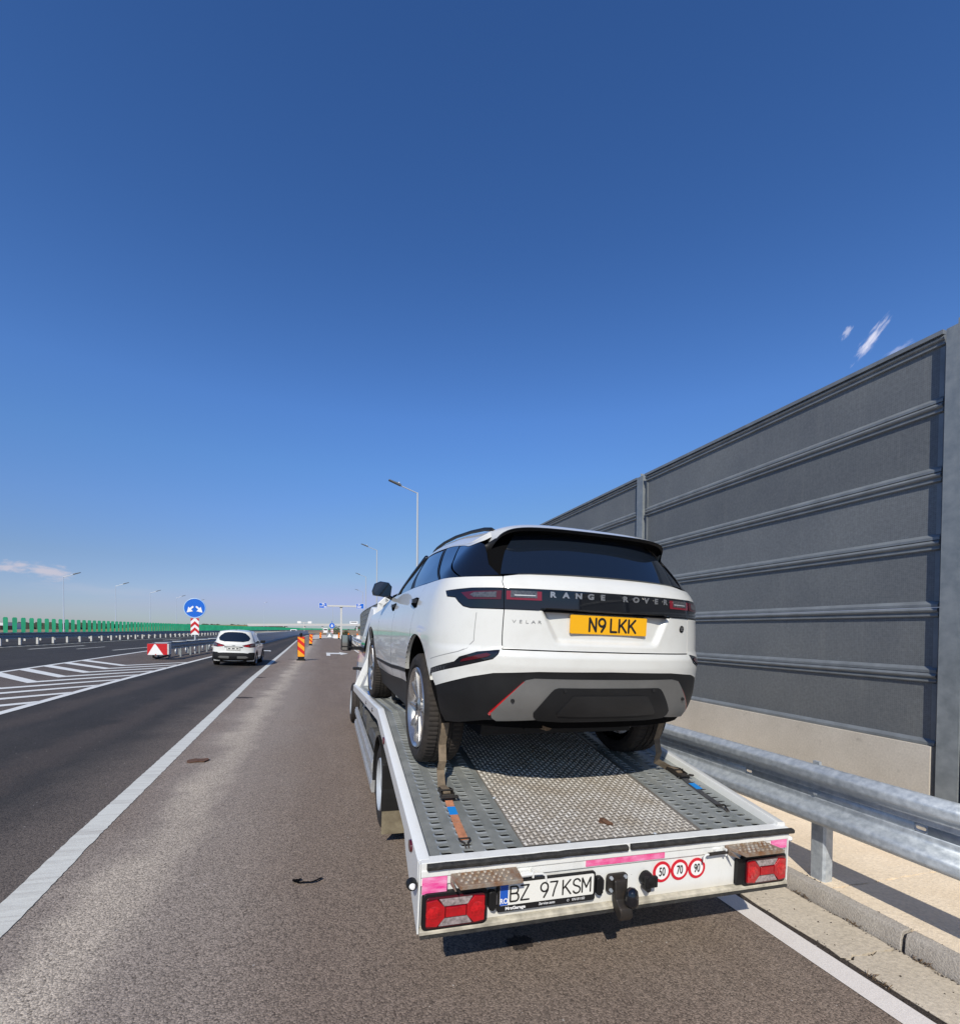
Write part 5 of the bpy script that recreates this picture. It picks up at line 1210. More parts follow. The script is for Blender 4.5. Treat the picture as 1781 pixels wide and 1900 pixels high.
A_R = arch(0, 158, 62)                                # over the rear wheel, from the back to the front of the opening
qp = [(.6955, 1.2735), (.6955, 1.24), (.6815, 1.2065), (.88, 1.202), (1.079, 1.1865), (1.048, 1.149), (.977, 1.143), (.945, 1.117), (.908, 1.092), (.857, 1.082), (.6605, 1.082), (.6555, .857), (.70, .853), (.80, .840), (.912, .8035), (.946, .773), (1.165, .712)]
qp += [p for p in A_R if p[0] > 1.165]
qp += [(SY(.14), .98), (SY(.05), 1.12), (SY(.0), 1.262), (SY(-.2), 1.266), (1.0, 1.268), (.85, 1.270)]
both('quarter_panel', qp, low, M_car, g=.03)
for s in (-1, 1):   # fuel flap line and shoulder crease drawn as narrow grey strips on the paint
    for sp in ([(.814, 1.06), (.818, 1.06), (.819, .90), (.862, .857), (.92, .835), (1.18, .770), (1.18, .766), (.918, .831), (.860, .853), (.815, .898)],):
        panel('flap_seam', sp, low, mat('paint_seam', (.28, .28, .28), .5), car, g=.03, off=.0006, depth=.0003, sgn=s)
# bumper
bl = [(.45, .742), (.704, .724), (.843, .693), (.95, .661), (1.112, .612)]
AB = [p for p in arch(0, 178, 140) if p[0] < 1.166 and p[1] > .612]
bmp = [(-p[0], p[1]) for p in bl[::-1]]+[(0, .748)]+bl+[(1.140, .650), (1.160, .680)]+[(.898, .7475), (.712, .801), (.678, .833), (.668, .8565), (-.668, .8565), (-.678, .833), (-.712, .801), (-.898, .7475)]+[(-1.160, .680), (-1.140, .650)]
bo = panel('bumper', bmp, low, M_car, car, g=.02)
tr = [(.6705, .8545), (.72, .852), (.80, .8385), (.911, .801), (.945, .770), (1.168, .7065), (1.164, .683), (.899, .7505), (.714, .804), (.681, .835)]
rf = [(.722, .826), (.745, .835), (.80, .822), (.893, .790), (.906, .774), (.81, .796), (.745, .813)]
for s in (-1, 1):
    o = panel('bumper_trim', tr, low, M_gloss, car, g=.03, off=-.001, sgn=s); panel('reflector', rf, low, M_redlens2, o, g=.02, off=.002, depth=.003, sgn=s)
clo = [(.45, .7385), (.704, .7205), (.843, .6895), (.95, .6575), (1.112, .6085), (1.105, .56), (1.11, .50), (1.115, .44), (1.082, .392), (.95, .405), (.758, .442), (.5, .462)]
cl = panel('lower_bumper', [(0, .7445)]+clo+[(0, .468)]+[(-p[0], p[1]) for p in clo[::-1]], low, M_plastic, car, g=.03, off=-.002, depth=.012)
go = [(.489, .702), (.530, .684), (.556, .655), (.715, .492), (.712, .470), (.690, .452), (.60, .466), (.585, .50), (.50, .515)]
def sym(p): return [(-q[0], q[1]) for q in p]+p[::-1]
dz_ = sym([(.47, .7025), (.520, .692), (.548, .668), (.720, .495), (.716, .468), (.690, .452), (.45, .470)])
df = panel('diffuser', dz_, low, M_grey, cl, g=.03, off=.012, depth=.016)
panel('diffuser_core', sym([(.335, .655), (.358, .648), (.378, .630), (.476, .512), (.474, .49), (.45, .468), (.30, .462)]), low, M_plastic, df, g=.03, off=.018, depth=.008)
panel('tow_cover', sym([(.235, .612), (.252, .606), (.338, .513), (.333, .502), (.20, .497)]), low, M_plastic2, df, g=.03, off=.026, depth=.009)
for s in (-1, 1):
    panel('reflector', [(.533, .684), (.546, .672), (.738, .492), (.728, .480), (.722, .485), (.538, .662), (.522, .676)], low, M_redlens, cl, g=.02, off=.010, depth=.012, sgn=s)
    for u, v in ((.30, .640), (.60, .575)):
        p = low(s*u, v); mb = MB(); mb.lathe([(-.004, 0), (-.004, .010), (.004, .011)], 'y', 14, c=(p[0], p[1]-.019, p[2])); mb.build('parking_sensor', M_plastic2, cl)
# doors, sills, wings
WB_ = [(.43, .520), (.9, .492), (1.35, .462), (1.9, .445), (2.30, .44)]
def wl(y): return float(np.interp(y, [p[0] for p in WB_], [p[1] for p in WB_]))
AF_R = [p for p in arch(0, 60, 14)]
rd = [(SY(.004), 1.262), (SY(.054), 1.12), (SY(.144), .98)]+[p for p in AF_R if p[1] < .93]+[(SY(.41), .515)]+[(SY(y), wl(y)) for y in (.7, 1.1)]+[(SY(1.135), wl(1.13)), (SY(1.145), .8), (SY(1.13), 1.1), (SY(1.10), 1.253), (SY(.5), 1.262)]
fd = [(SY(1.106), 1.253), (SY(1.136), 1.1), (SY(1.151), .8), (SY(1.141), wl(1.14))]+[(SY(y), wl(y)) for y in (1.6, 2.0)]+[(SY(2.17), wl(2.17)), (SY(2.18), .8), (SY(2.12), 1.16), (SY(2.06), 1.215), (SY(1.9), 1.234), (SY(1.5), 1.247)]
AFW = arch(2.87, 168, 12, 18)
fw = [(SY(2.126), 1.16), (SY(2.186), .8), (SY(2.176), wl(2.2)), (SY(2.36), .44)]+[p for p in AFW if p[0] > SY(2.36)]+[(SY(3.30), .52), (SY(3.33), .95), (SY(3.1), 1.005), (SY(2.8), 1.05), (SY(2.5), 1.085), (SY(2.3), 1.115)]
both('rear_door', rd, low, M_car, g=.05); both('front_door', fd, low, M_car, g=.05); both('front_wing', fw, low, M_car, g=.05)
st_ = [(SY(.36), .625), (SY(1.1), .588), (SY(2.2), .560), (SY(2.34), .557), (SY(2.35), .530), (SY(2.2), .532), (SY(1.1), .556), (SY(.37), .596)]
both('door_stripe', st_, low, M_plastic, g=.05, off=.004, depth=.006)
sl = [(SY(.36), .45), (SY(.41), .512)]+[(SY(y), wl(y)-.004) for y in (.7, 1.1, 1.6, 2.0, 2.30)]+[(SY(2.38), .42), (SY(2.36), .26), (SY(.45), .26), (SY(.38), .30)]
both('sill', sl, low, M_plastic, g=.06, off=.002, depth=.02)
for s in (-1, 1):
    fb = [(SY(3.34), .53), (SY(3.34), .945)]+[(SY(3.34)+(PL.smax-SY(3.34))*t, .945+.03*t) for t in (.3, .6, .9)]+[(PL.smax-.004, .97), (PL.smax-.004, .42), (SY(3.36)+.3, .42), (SY(3.34), .48)]
    q = panel('front_bumper', fb, low, M_car, car, g=.06, sgn=s)
    panel('grille', [(PL.smax-.60, .72), (PL.smax-.004, .70), (PL.smax-.004, .86), (PL.smax-.60, .87)], low, M_gloss, q, g=.05, off=.004, sgn=s)
    panel('headlight', [(PL.smax-1.05, .86), (PL.smax-.62, .80), (PL.smax-.62, .88), (PL.smax-1.0, .93)], low, M_clear, q, g=.05, off=.005, sgn=s)
    # arch lip turning in, and the dark wheel housing
    for yc_, a0, a1 in ((0, 186, -8), (2.87, 186, -8)):
        mb = MB(); A = arch(yc_, a0, a1, 30)
        for (u, z) in A:
            p = low(s*u, max(z, .30)); mb.v += [(p[0], p[1], z), (p[0]-s*.03, p[1], z+.002), (p[0]-s*.30, p[1], z+.002)]
        for i in range(len(A)-1):
            for j in range(2): mb.f.append((3*i+j, 3*i+j+1, 3*i+3+j+1, 3*i+3+j)); mb.m.append(0 if (j == 0 and A[i][1] > .62 and A[i+1][1] > .60) else 1)
        mb.build('wheel_arch', [M_car, M_gap], car, smooth=40)
# bonnet, windscreen, roof
mb = MB(); nx, ny = 14, 12
for j in range(ny+1):
    for i in range(nx+1):
        u = -1+2*i/nx; t = j/ny; y = 2.08+.28*(1-abs(u)**2*.6)*(1-t)*.2+(3.72-.30*abs(u)**2.4-2.08)*t; x = u*(.80-.06*t); z = 1.17-.13*t-.09*t**3-.035*abs(u)**3
        mb.v.append((x, y, z))
for j in range(ny):
    for i in range(nx): a = j*(nx+1)+i; mb.f.append((a, a+1, a+nx+2, a+nx+1)); mb.m.append(0)
o = mb.build('bonnet', M_car, car, smooth=True); so_ = o.modifiers.new('t', 'SOLIDIFY'); so_.thickness = .03; so_.offset = -1
for s in (-1, 1):
    panel('windscreen', [(PC.sf+.25, .02), (PC.smax-.002, .0), (PC.smax-.002, .97), (PC.sf+.22, .95)], cab, M_glass, car, g=.08, sgn=s, off=.002)
    mb = MB(); mb.tube([cab(s*(PC.sf+.16), w) for w in (0, .3, .6, .9, 1.0)], .026, 8); mb.build('windscreen_pillar', M_gloss, car, smooth=True)
CY = lambda y, w: (cab_s(y, w), w)
rw = panel('rear_window', sym([(.66, .045), (.655, .5), (.60, .95), (.3, 1.0)][::-1])[::1], cab, M_glass, tg, g=.04, off=.001)
sp_m = [('pillar_panel', [(.668, .03), (.80, .02), (.902, .015), (1.16, .50), (1.405, .955), (1.30, .955), (1.10, .90), (.90, .85), (.835, .74), (.78, .50), (.74, .25)], M_gloss),
        ('quarter_window', [(.915, .015), (1.150, .015), (1.48, .50), (1.812, .955), (1.60, .975), (1.45, .970), (1.405, .90), (1.17, .45)], M_glass),
        ('rear_side_window', [(1.215, .03), (1.895, .03), (2.26, .5), (2.56, .92), (1.90, .92), (1.56, .5)], M_glass),
        ('front_side_window', [(2.075, .03), (2.62, .035), (2.82, .40), (2.93, .90), (2.68, .93), (2.38, .5)], M_glass)]
both('window_frame', [(1.168, .0), (2.72, .0), (2.90, .30), (3.00, .965), (1.86, .970)], cab, M_plastic, g=.06, off=-.003)
for nm, pl, m_ in sp_m: both(nm, pl, cab, m_, g=.05, off=.001)
both('window_surround', [(.80, -.012), CY(1.98, -.012), CY(1.96, .018), (.80, .018)], cab, M_gloss, g=.06, off=.002, depth=.01)
both('roof_side', [(.86, .86), (.92, .875), (1.11, .915), (1.30, .965), (1.45, .982), (1.62, .985), (1.83, .975), (3.0, .972), CY(1.35, 1.0), (1.0, 1.0), (.62, 1.0), (.70, .92)], cab, M_car, g=.05, off=.002)
mb = MB(); nx, ny = 32, 24
for j in range(ny+1):
    v = j/ny
    for i in range(nx+1):
        c_ = math.sin((-1+2*i/nx)*math.pi/2); a = abs(c_)
        yr_ = PC.yc-(1-min(a, 1)**2.6)**(1/2.6)*(PC.yc-_cyr(1.)); yf_ = yfcw(1.)+math.sqrt(max(0, 1-a*a))*(_cyf(1.)-yfcw(1.)); y = yr_+(yf_-yr_)*v
        mb.v.append((_cW(1.)*c_*(1-.065*sm((y-.1)/1.9)), y, _zt(y)+.140*(1-a**5)+.004))
for j in range(ny):
    for i in range(nx): a = j*(nx+1)+i; mb.f.append((a, a+1, a+nx+2, a+nx+1)); mb.m.append(0)
o = mb.build('roof', M_car, car, smooth=True); so_ = o.modifiers.new('t', 'SOLIDIFY'); so_.thickness = .012; so_.offset = -1
for s in (-1, 1):
    P = []
    for y in (-.50, -.44, -.30, 0, .4, .8, 1.1, 1.25, 1.32): 
        c_ = .84; e = .0 if y in (-.50, 1.32) else (.018 if y in (-.44, 1.25) else .028); P.append((s*_cW(1.)*c_*(1-.065*sm((y-.1)/1.9)), y, _zt(y)+.140*(1-c_**5)+e))
    mb = MB(); mb.tube(P, .013, 8); mb.build('roof_rail', M_plastic, car, smooth=True)
# spoiler: one wedge over the rear window, its fins running down the sides
def spo(u, t):
    """t 0 roof edge, 1 rear lip, 2 foot on the glass"""
    a = abs(u); th = u*math.pi/2*.97; c_ = math.sin(th)*.888; ca = abs(c_)
    x0_, y0_ = _cW(1.)*c_*1.004, PC.yc-(1-min(ca, 1)**2.6)**(1/2.6)*(PC.yc-_cyr(1.))+.035
    z0_ = _zt(y0_)+.140*(1-ca**5)+.010
    k = a**6
    x1_ = x0_*(1-.0*k)+math.copysign(.004*k, u); y1_ = -.735+.20*a**4; z1_ = 1.592-.030*a**2.2-.125*a**7
    w = .86-.22*a**6; s2 = math.copysign(float(np.interp(ca, PC.rt[0], PC.rt[2])), u); p2 = cab(s2*(.985), w)
    x2_, y2_, z2_ = p2[0]*1.002, p2[1]-.004, p2[2]
    if t <= 1: return (x0_+(x1_-x0_)*t, y0_+(y1_-y0_)*t, z0_+(z1_-z0_)*t+.008*math.sin(math.pi*t))
    q = t-1; return (x1_+(x2_-x1_)*q, y1_+.004+(y2_-y1_)*q, z1_-.020*min(1, q*8)+(z2_-z1_+.020)*q+.012*math.sin(math.pi*q)*(1-k))
mb = MB(); nx = 48; T_ = [0, .25, .5, .75, .93, 1., 1.06, 1.125, 1.3, 1.5, 1.75, 2.]
for t in T_:
    for i in range(nx+1): mb.v.append(spo(-1+2*i/nx, t))
for j in range(len(T_)-1):
    for i in range(nx): a = j*(nx+1)+i; mb.f.append((a, a+1, a+nx+2, a+nx+1)); mb.m.append(0 if j < 4 else 1)
mb.build('spoiler', [M_car, M_plastic], tg, smooth=50)
# door handles (popped out), mirrors, wheels
for s in (-1, 1):
    for y_, z_ in ((.16, 1.140), (1.36, 1.132)):
        p = low(s*SY(y_), z_); mb = MB(); A_ = [(.004, -.11), (.036, -.11), (.040, -.09), (.020, .10), (.004, .11), (.004, .095), (.012, .085), (.028, -.08), (.027, -.098), (.004, -.098)]
        mb.prism([(s*a, b_) for a, b_ in A_], -.014, .014, 'z'); mb.v = [(p[0]+v[0], p[1]+v[1], p[2]+v[2]) for v in mb.v]; h_ = mb.build('door_handle', M_gloss, car)
        panel('handle_recess', [(SY(y_-.14), z_-.045), (SY(y_-.06), z_-.050), (SY(y_+.12), z_-.016), (SY(y_+.13), z_+.022), (SY(y_-.04), z_+.030), (SY(y_-.13), z_+.022)], low, M_gap, h_, g=.05, off=.002, depth=.001, sgn=s)  # flat black patch on the skin, shade of the recess as colour
    mi = empty('door_mirror', loc=(s*.965, 1.90, 1.325), parent=car); mb = MB()
    prof = [(-.115, -.03), (-.10, -.075), (.02, -.088), (.085, -.07), (.095, .03), (.06, .072), (-.03, .080), (-.09, .05)]
    for yy, k_ in ((-.065, .93), (-.05, 1.), (.03, .96), (.09, .72), (.12, .35)): mb.v += [(-s*-1*a*k_*1.0 if False else s*(-a)*k_*-1*-1, yy, c*k_) for a, c in prof]
    for q in range(4):
        for j in range(8): mb.f.append((q*8+j, q*8+(j+1) % 8, q*8+8+(j+1) % 8, q*8+8+j)); mb.m.append(0)
    mb.f += [tuple(range(8)), tuple(range(39, 31, -1))]; mb.m += [0, 0]; mb.build('mirror_housing', M_gloss, mi, smooth=50)
    mb = MB(); mb.prism([(s*(-a)*.88, c*.86) for a, c in prof], -.068, -.0655, 'y'); mb.build('mirror_glass', mat('dark_mirror_glass', (.10, .12, .14), .05, 1.), mi)
    mb = MB(); mb.tube([(-s*.02, .0, -.05), (-s*.09, .01, -.085), (-s*.13, .02, -.10)], .022, 8); mb.build('mirror_foot', M_gloss, mi, smooth=True)
def car_wheel(x, y_, s, steer=0, R=.385, w=.262, parent=None, spokes=5, tr_=True, rimr=.288):
    o = empty('wheel', loc=(x, y_, R), parent=parent); h = w/2
    prof = [(-h+.015, rimr), (-h, rimr+.015), (-h-.006, rimr+.050), (-h+.004, R-.022), (-h+.020, R-.006), (-h+.028, R-.004), (-.052, R), (-.049, R-.009), (-.041, R-.009), (-.038, R), (-.006, R), (-.004, R-.009), (.004, R-.009), (.006, R), (.038, R), (.041, R-.009), (.049, R-.009), (.052, R), (h-.028, R-.004), (h-.020, R-.006), (h-.004, R-.022), (h+.006, rimr+.050), (h, rimr+.015), (h-.015, rimr)]
    mb = MB(); mb.lathe(prof, 'x', 216 if tr_ else 48, disp=lambda i, j, a, r_: (a, r_-(.0055 if (tr_ and j % 3 == 0 and (i in (4, 5, 6, 17, 18, 19))) else (.004 if (tr_ and j % 3 == 1 and i in (9, 10, 13, 14)) else 0)))); mb.build('tyre', M_rubber, o, smooth=28)
    a = h*s; mb = MB()
    mb.lathe([(a-.008*s, rimr-.002), (a+.002*s, rimr-.010), (a-.006*s, rimr-.022), (a-.05*s, rimr-.035), (a-.13*s, rimr-.05), (a-.2*s, rimr-.05)], 'x', 60)
    rim = mb.build('rim', M_alloy, o, smooth=40); mb = MB()
    for k in range(spokes):
        for d in (-1, 1):
            an = 2*math.pi*k/spokes+.25; u = Vector((0, math.cos(an), math.sin(an))); v = Vector((0, -math.sin(an), math.cos(an)))
            P0 = [(.045, .030*d, .020), (.16, .052*d, .016), (rimr-.025, .088*d, .019)]
            ring = []
            for (rr, off_, hw_) in P0:
                dep = a-(.028 if rr < .1 else (.018 if rr < .2 else .012))*s
                for (q, dd) in ((-hw_, -.030), (-hw_*.7, .0), (hw_*.7, .0), (hw_, -.030)): ring.append(Vector((dep+dd*s, 0, 0))+u*rr+v*(off_+q))
            F = []
            for q in range(2):
                for j in range(4): F.append((q*4+j, q*4+(j+1) % 4, q*4+4+(j+1) % 4, q*4+4+j))
            F += [(0, 1, 2, 3), (11, 10, 9, 8)]; mb.add(ring, F)
    mb.build('spokes', M_alloy, rim, bevel=.004)
    mb = MB(); mb.lathe([(a-.06*s, .075), (a-.028*s, .070), (a-.018*s, .040), (a-.014*s, .030), (a-.014*s, 0)], 'x', 24); mb.build('hub', M_alloy, rim, smooth=40)
    mb = MB(); mb.lathe([(a-.012*s, .028), (a-.0105*s, .026), (a-.0105*s, 0)], 'x', 20); mb.build('hub_cap', M_plastic2, rim)
    mb = MB(); mb.lathe([(a-.125*s, 0), (a-.12*s, .175), (a-.14*s, .18), (a-.145*s, 0)], 'x', 40); mb.build('brake_disc', M_iron, o, smooth=40)
    return o
for y_ in (0, 2.874):
    for s in (-1, 1): car_wheel(s*.815, y_, s, parent=car)
mb = MB(); mb.box(-.60, .60, .42, 2.45, .20, .40); mb.box(-.58, .58, -.40, 3.4, .26, .40); mb.tube([(-.85, 0, .36), (.85, 0, .36)], .05, 8); mb.box(-.45, .40, -.80, -.45, .38, .47); mb.build('underbody', M_plastic, car)  # middle box hangs low to block light coming in under the car
mb = MB(); mb.tube([(-.36, -.60, .40), (-.34, -.78, .42), (-.33, -.86, .425)], .038, 12); mb.tube([(-.30, -.86, .43), (-.15, -.84, .445), (-.02, -.87, .43)], .016, 6); mb.build('exhaust', mat('exhaust_steel', (.22, .15, .09), .45, .7, var=.5, vs=15), car, smooth=50)
# number plate, badges
def on(s_, z): return low(s_, z)
p = on(0, .995); yp = p[1]
mb = MB(); mb.prism(rounded(.520, .1095, .008, 3, 0, 1.018), yp-.012, yp-.003, 'y'); npc = mb.build('number_plate', M_yellow, car, bevel=.001)
for s_, x_ in (('N9', -.135), ('LKK', .008)): stroke_text(npc, s_, x_, yp-.0128, .981, .074, .043, .0135, M_black, .21)
text(npc, 'KESTREL', (.19, yp-.0128, .970), .009, M_black) if False else None
mb = MB(); mb.box(-.42, .42, yp-.02, yp+.02, 1.078, 1.084); mb.build('recess_lip', M_gap, tg)
xs_ = np.linspace(-.388, .405, 11)
for ch_, x_ in zip('RANGE ROVER', xs_):
    if ch_ == ' ': continue
    e = PL.s_of_x(x_); q = low(e, 1.174); q2 = low(e+.01, 1.174); an = math.atan2(q2[1]-q[1], q2[0]-q[0])
    text(lbp, ch_, (q[0], q[1]-.0060, 1.1755), .042, M_silver, rot=(math.pi/2, 0, an), sx=1.30, off=.0022, name='letter', ext=.0015)
for ch_, x_ in zip('VELAR', np.linspace(-.588, -.448, 5)):
    e = PL.s_of_x(x_); q = low(e, 1.018); q2 = low(e+.01, 1.018); an = math.atan2(q2[1]-q[1], q2[0]-q[0])
    text(tg, ch_, (q[0], q[1]-.0025, 1.018), .026, M_silver2, rot=(math.pi/2, 0, an), sx=1.45, off=-.0002, name='letter', ext=.001)
q = low(.577, 1.017); q2 = low(.587, 1.017); an = math.atan2(q2[1]-q[1], q2[0]-q[0])
bd = empty('badge', loc=(q[0], q[1]-.003, q[2]), parent=tg); bd.rotation_euler = (0, 0, an)
mb = MB(); mb.lathe([(-.004, 0), (-.003, .020), (.0, .0225)], 'y', 24); mb.v = [(v[0]*1.12, v[1], v[2]) for v in mb.v]; mb.build('badge_disc', M_plastic2, bd, smooth=40)
text(bd, 'LAND', (0, -.0045, .006), .0115, M_silver, sx=1.1); text(bd, 'ROVER', (0, -.0045, -.0065), .0115, M_silver, sx=.95)
mb = MB(); mb.tube([(-.012, yp-.008, 1.078), (.03, yp-.008, 1.078)], .008, 8); mb.v = [(v[0]+.20, v[1], v[2]) for v in mb.v]; mb.build('camera_pod', M_plastic, tg)
car.matrix_world = CMM

# ================================================================= STRAPS HOLDING THE CAR
def TW(p): return TM @ Vector(p)
def web(name, pts, w, m, parent, th=.003, side=(1, 0, 0)):
    mb = MB(); P = [Vector(p) for p in pts]; b = 0; sd = Vector(side).normalized()
    for i, p in enumerate(P):
        t = (P[min(i+1, len(P)-1)]-P[max(i-1, 0)]).normalized(); s_ = (sd-t*sd.dot(t)).normalized(); n_ = s_.cross(t)
        for a, c in ((-w/2, 0), (w/2, 0), (w/2, th), (-w/2, th)): mb.v.append(tuple(p+s_*a+n_*c))
    for i in range(len(P)-1):
        for j in range(4): mb.f.append((i*4+j, i*4+(j+1) % 4, i*4+4+(j+1) % 4, i*4+4+j)); mb.m.append(0)
    mb.f += [(0, 1, 2, 3), tuple(len(P)*4-1-i for i in range(4))]; mb.m += [0, 0]
    return mb.build(name, m, parent)
def ratchet(parent, x, t0, t1, n0):
    P = lambda a, t, n: Vector(DK(x+a, t, n0+n))
    for s in (-1, 1):
        mb = MB(); A = [P(s*.031, t0, .004), P(s*.031, t0, .022), P(s*.034, (t0+t1)/2, .042), P(s*.038, t1, .034), P(s*.038, t1, .006)]; Bq = [v+Vector((s*.004, 0, 0)) for v in A]
        mb.add(A+Bq, [(0, 1, 2, 3, 4), (9, 8, 7, 6, 5)]+[(i, 5+i, 5+(i+1) % 5, (i+1) % 5) for i in range(5)]); mb.build('ratchet_side', M_iron, parent)
    mb = MB()
    for t, n, r_ in ((t1+.012, .020, .011), ((t0+t1)/2, .024, .010), (t0-.015, .012, .007), (t0*.35+t1*.65, .040, .006), (t1-.02, .012, .007)): mb.tube([P(-.042, t, n), P(.042, t, n)], r_, 10)
    mb.tube([P(-.050, t1-.012, .028), P(-.052, t1-.05, .040), P(.052, t1-.05, .040), P(.050, t1-.012, .028)], .007, 8)
    mb.build('ratchet_bars', M_iron, parent, smooth=40)
def tie(name, label, pts_top, xr, ta, tb, hook_t, m_top, m_tail, x_hook, group, blue=True):
    o = tag(empty(name, TM @ Matrix.Translation(DK(xr, (ta+tb)/2, DN))), label, 'tie-down strap', group); inv_ = (TM @ Matrix.Translation(DK(xr, (ta+tb)/2, DN))).inverted() @ TM
    h = empty('strap_assembly', parent=None) if False else o
    before = set(bpy.data.objects)
    web('strap_web', pts_top, .050, m_top, o)
    ratchet(o, xr, ta, tb, DN)
    P = lambda a, t, n: DK(a, t, DN+n)
    if tb > ta: raise ValueError
    seg = [P(xr, ta-.02, .016), P(xr*.85+x_hook*.15, ta-.06 if False else tb-.03, .020), P(x_hook, hook_t+.06, .012)]
    web('strap_tail', [P(xr, tb+.0, .016), P(xr+(x_hook-xr)*.3, tb-.08, .006), P(xr+(x_hook-xr)*.7, (tb+hook_t)/2, .004), P(x_hook, hook_t+.05, .008)], .047, m_tail, o)
    for k in range(3): web('folded_web', [P(xr-.002*k, ta+.05-.012*k, .012+.005*k), P(xr+.001, (ta+tb)/2, .030+.004*k), P(xr, tb+.03, .022+.004*k)], .046, m_top, o)
    if blue: web('strap_label', [P(xr-.004, tb-.10, .009), P(xr-.006, tb-.185, .0085)], .049, M_strapb, o)
    mb = MB(); mb.tube([P(x_hook-.030, hook_t+.055, .012), P(x_hook-.028, hook_t+.035, .014), P(x_hook-.010, hook_t+.012, .014), P(x_hook-.008, hook_t-.015, .004), P(x_hook-.006, hook_t-.018, -.03)], .0045, 8)
    mb.tube([P(x_hook+.030, hook_t+.055, .012), P(x_hook+.028, hook_t+.035, .014), P(x_hook+.010, hook_t+.012, .014), P(x_hook+.008, hook_t-.015, .004), P(x_hook+.006, hook_t-.018, -.03)], .0045, 8)
    mb.tube([P(x_hook-.030, hook_t+.055, .012), P(x_hook+.030, hook_t+.055, .012)], .0045, 8)
    mb.build('hook', M_iron, o, smooth=50)
    for q in set(bpy.data.objects)-before:
        if q.type == 'MESH': q.data.transform(inv_)
SG = 'ratchet straps tying the wheels to the deck'
P = lambda a, t, n: DK(a, t, DN+n)
def over(x, t0, sy=1, xo=0., xr=None):   # from the ratchet up behind the tyre and over it
    yc_ = 1.19*1.014; out = [P(x, t0+.02, .014), P(x, t0+.12, .008), P(x-.01*0, t0+.26, .020)]
    wc, wz, R_ = 1.187, .900, .398; out = [P(x if xr is None else xr, t0+.02, .014), (x-xo*.1, .835, .535), (x-xo*.3, .81, .60)]
    out += [(x-xo*(.3+.1*i), wc-R_*math.cos(math.radians(a)), wz+R_*math.sin(math.radians(a))) for i, a in enumerate((-30, -12, 5, 25, 45, 65, 90))]
    return out
tie('tie_down_strap', 'strap down the left rear tyre with an orange tail and a blue label', over(-.862, .76, 1, -.03), -.852, .76, .64, .15, M_strap, M_strapo, -.863, SG)
tie('tie_down_strap', 'dark dusty strap down the right rear tyre, its ratchet beside the white rail', over(.80, .88, 1, .0, .955), .965, .90, .75, .28, M_strap, M_strapk, .925, SG)
# the front pair lies behind the front wheels
for s, lab in ((-1, 'grey strap lying on the deck behind the left front tyre'), (1, 'strap on the deck behind the right front tyre, hidden under the car')):
    a = s*.83; b0 = P(a, 3.62, .02)
    tie('tie_down_strap', lab, [P(a, 3.30, .014), P(a, 3.5, .01), P(a, 3.62, .03), (b0[0], b0[1]+.02, b0[2]+.15), (b0[0], b0[1]+.0, b0[2]+.38), (b0[0], b0[1]+.12, b0[2]+.60)], a, 3.28, 3.12, 2.75, M_strap, M_strapk, a, SG, False)
# blue cloth stuffed beside the front wheel
t = tag(empty('blue_cloth', TM @ Matrix.Translation(P(-.92, 4.85, .0))), 'crumpled blue cloth lying on the deck ahead of the left front tyre', 'cloth')
mb = MB(); r = random.Random(4); n_ = 14
for i in range(n_):
    for j in range(n_): x = -.12+.24*i/(n_-1); y = -.25+.5*j/(n_-1); e = (1-(x/.12)**2)*(1-(y/.25)**2); mb.v.append((x+r.uniform(-.01, .01), y+r.uniform(-.01, .01), .01+e*(.10+.06*math.sin(19*x+7*y)+r.uniform(-.02, .02))))
for i in range(n_-1):
    for j in range(n_-1): a = i*n_+j; mb.f.append((a, a+1, a+n_+1, a+n_)); mb.m.append(0)
mb.build('cloth', mat('blue_cloth', (.03, .13, .42), .85, var=.4, vs=12), t, smooth=True)

# ================================================================= THE PASSING CAR
qc = tag(empty('car', loc=(-3.96, 24.6, gz(-3.96))), 'small white crossover driving away in the dark exit lane', 'car'); qc.rotation_euler = (0, math.atan(S), math.radians(.5))
PQ = Plan(.90, .55, 2.7, .45, .9, 2.2, 3.3)     # y = 0 at the rear bumper
qW = pchip([.20, .40, .62, .85, 1.0, 1.08], [.84, .89, .90, .895, .87, .85]); qr = pchip([.2, .34, .45, .62, .70, .90, 1.02, 1.08], [.12, .02, .0, .01, .035, .045, .05, .09]); qf = pchip([.2, .5, .8, 1.08], [4.25, 4.36, 4.30, 4.1])
def ql(s, z):
    x, y = PQ.xy(s, qW(z), qr(z), qf(z)); b = .016*math.exp(-((y-.80)/.45)**2)*sm((.95-z)/.2) if abs(s) > PQ.sc*.7 else 0
    return np.array([x+math.copysign(b, x), y, z])
PQC = Plan(.82, .50, 2.6, .62, .8, 2.0, 2.2)
qcW = pchip([0, .5, 1.], [.85, .77, .67]); qcr = pchip([0, 1.], [.08, .38]); qcf = pchip([0, 1.], [3.25, 2.1])
qzt = pchip([.3, .8, 1.6, 2.3, 3.2], [1.555, 1.585, 1.60, 1.54, 1.42])
def qcab(s, w):
    c, e, o = PQC.ev(s); x = math.copysign(qcW(w)*c, s); yfc = 2.5*(1-w)+1.6*w
    if e < 0 or (e == 0 and o == 0): y = .62+e*(.62-qcr(w))
    elif e >= 2: y = yfc+(e-2)*(qcf(w)-yfc)
    else: y = .62+o/(PQC.yfc-PQC.yc)*(yfc-.62)
    zb = 1.05+.03*(1-c*c); zt = qzt(y)+.07*(1-c**2)
    return np.array([x, y, zb+w*(zt-zb)])
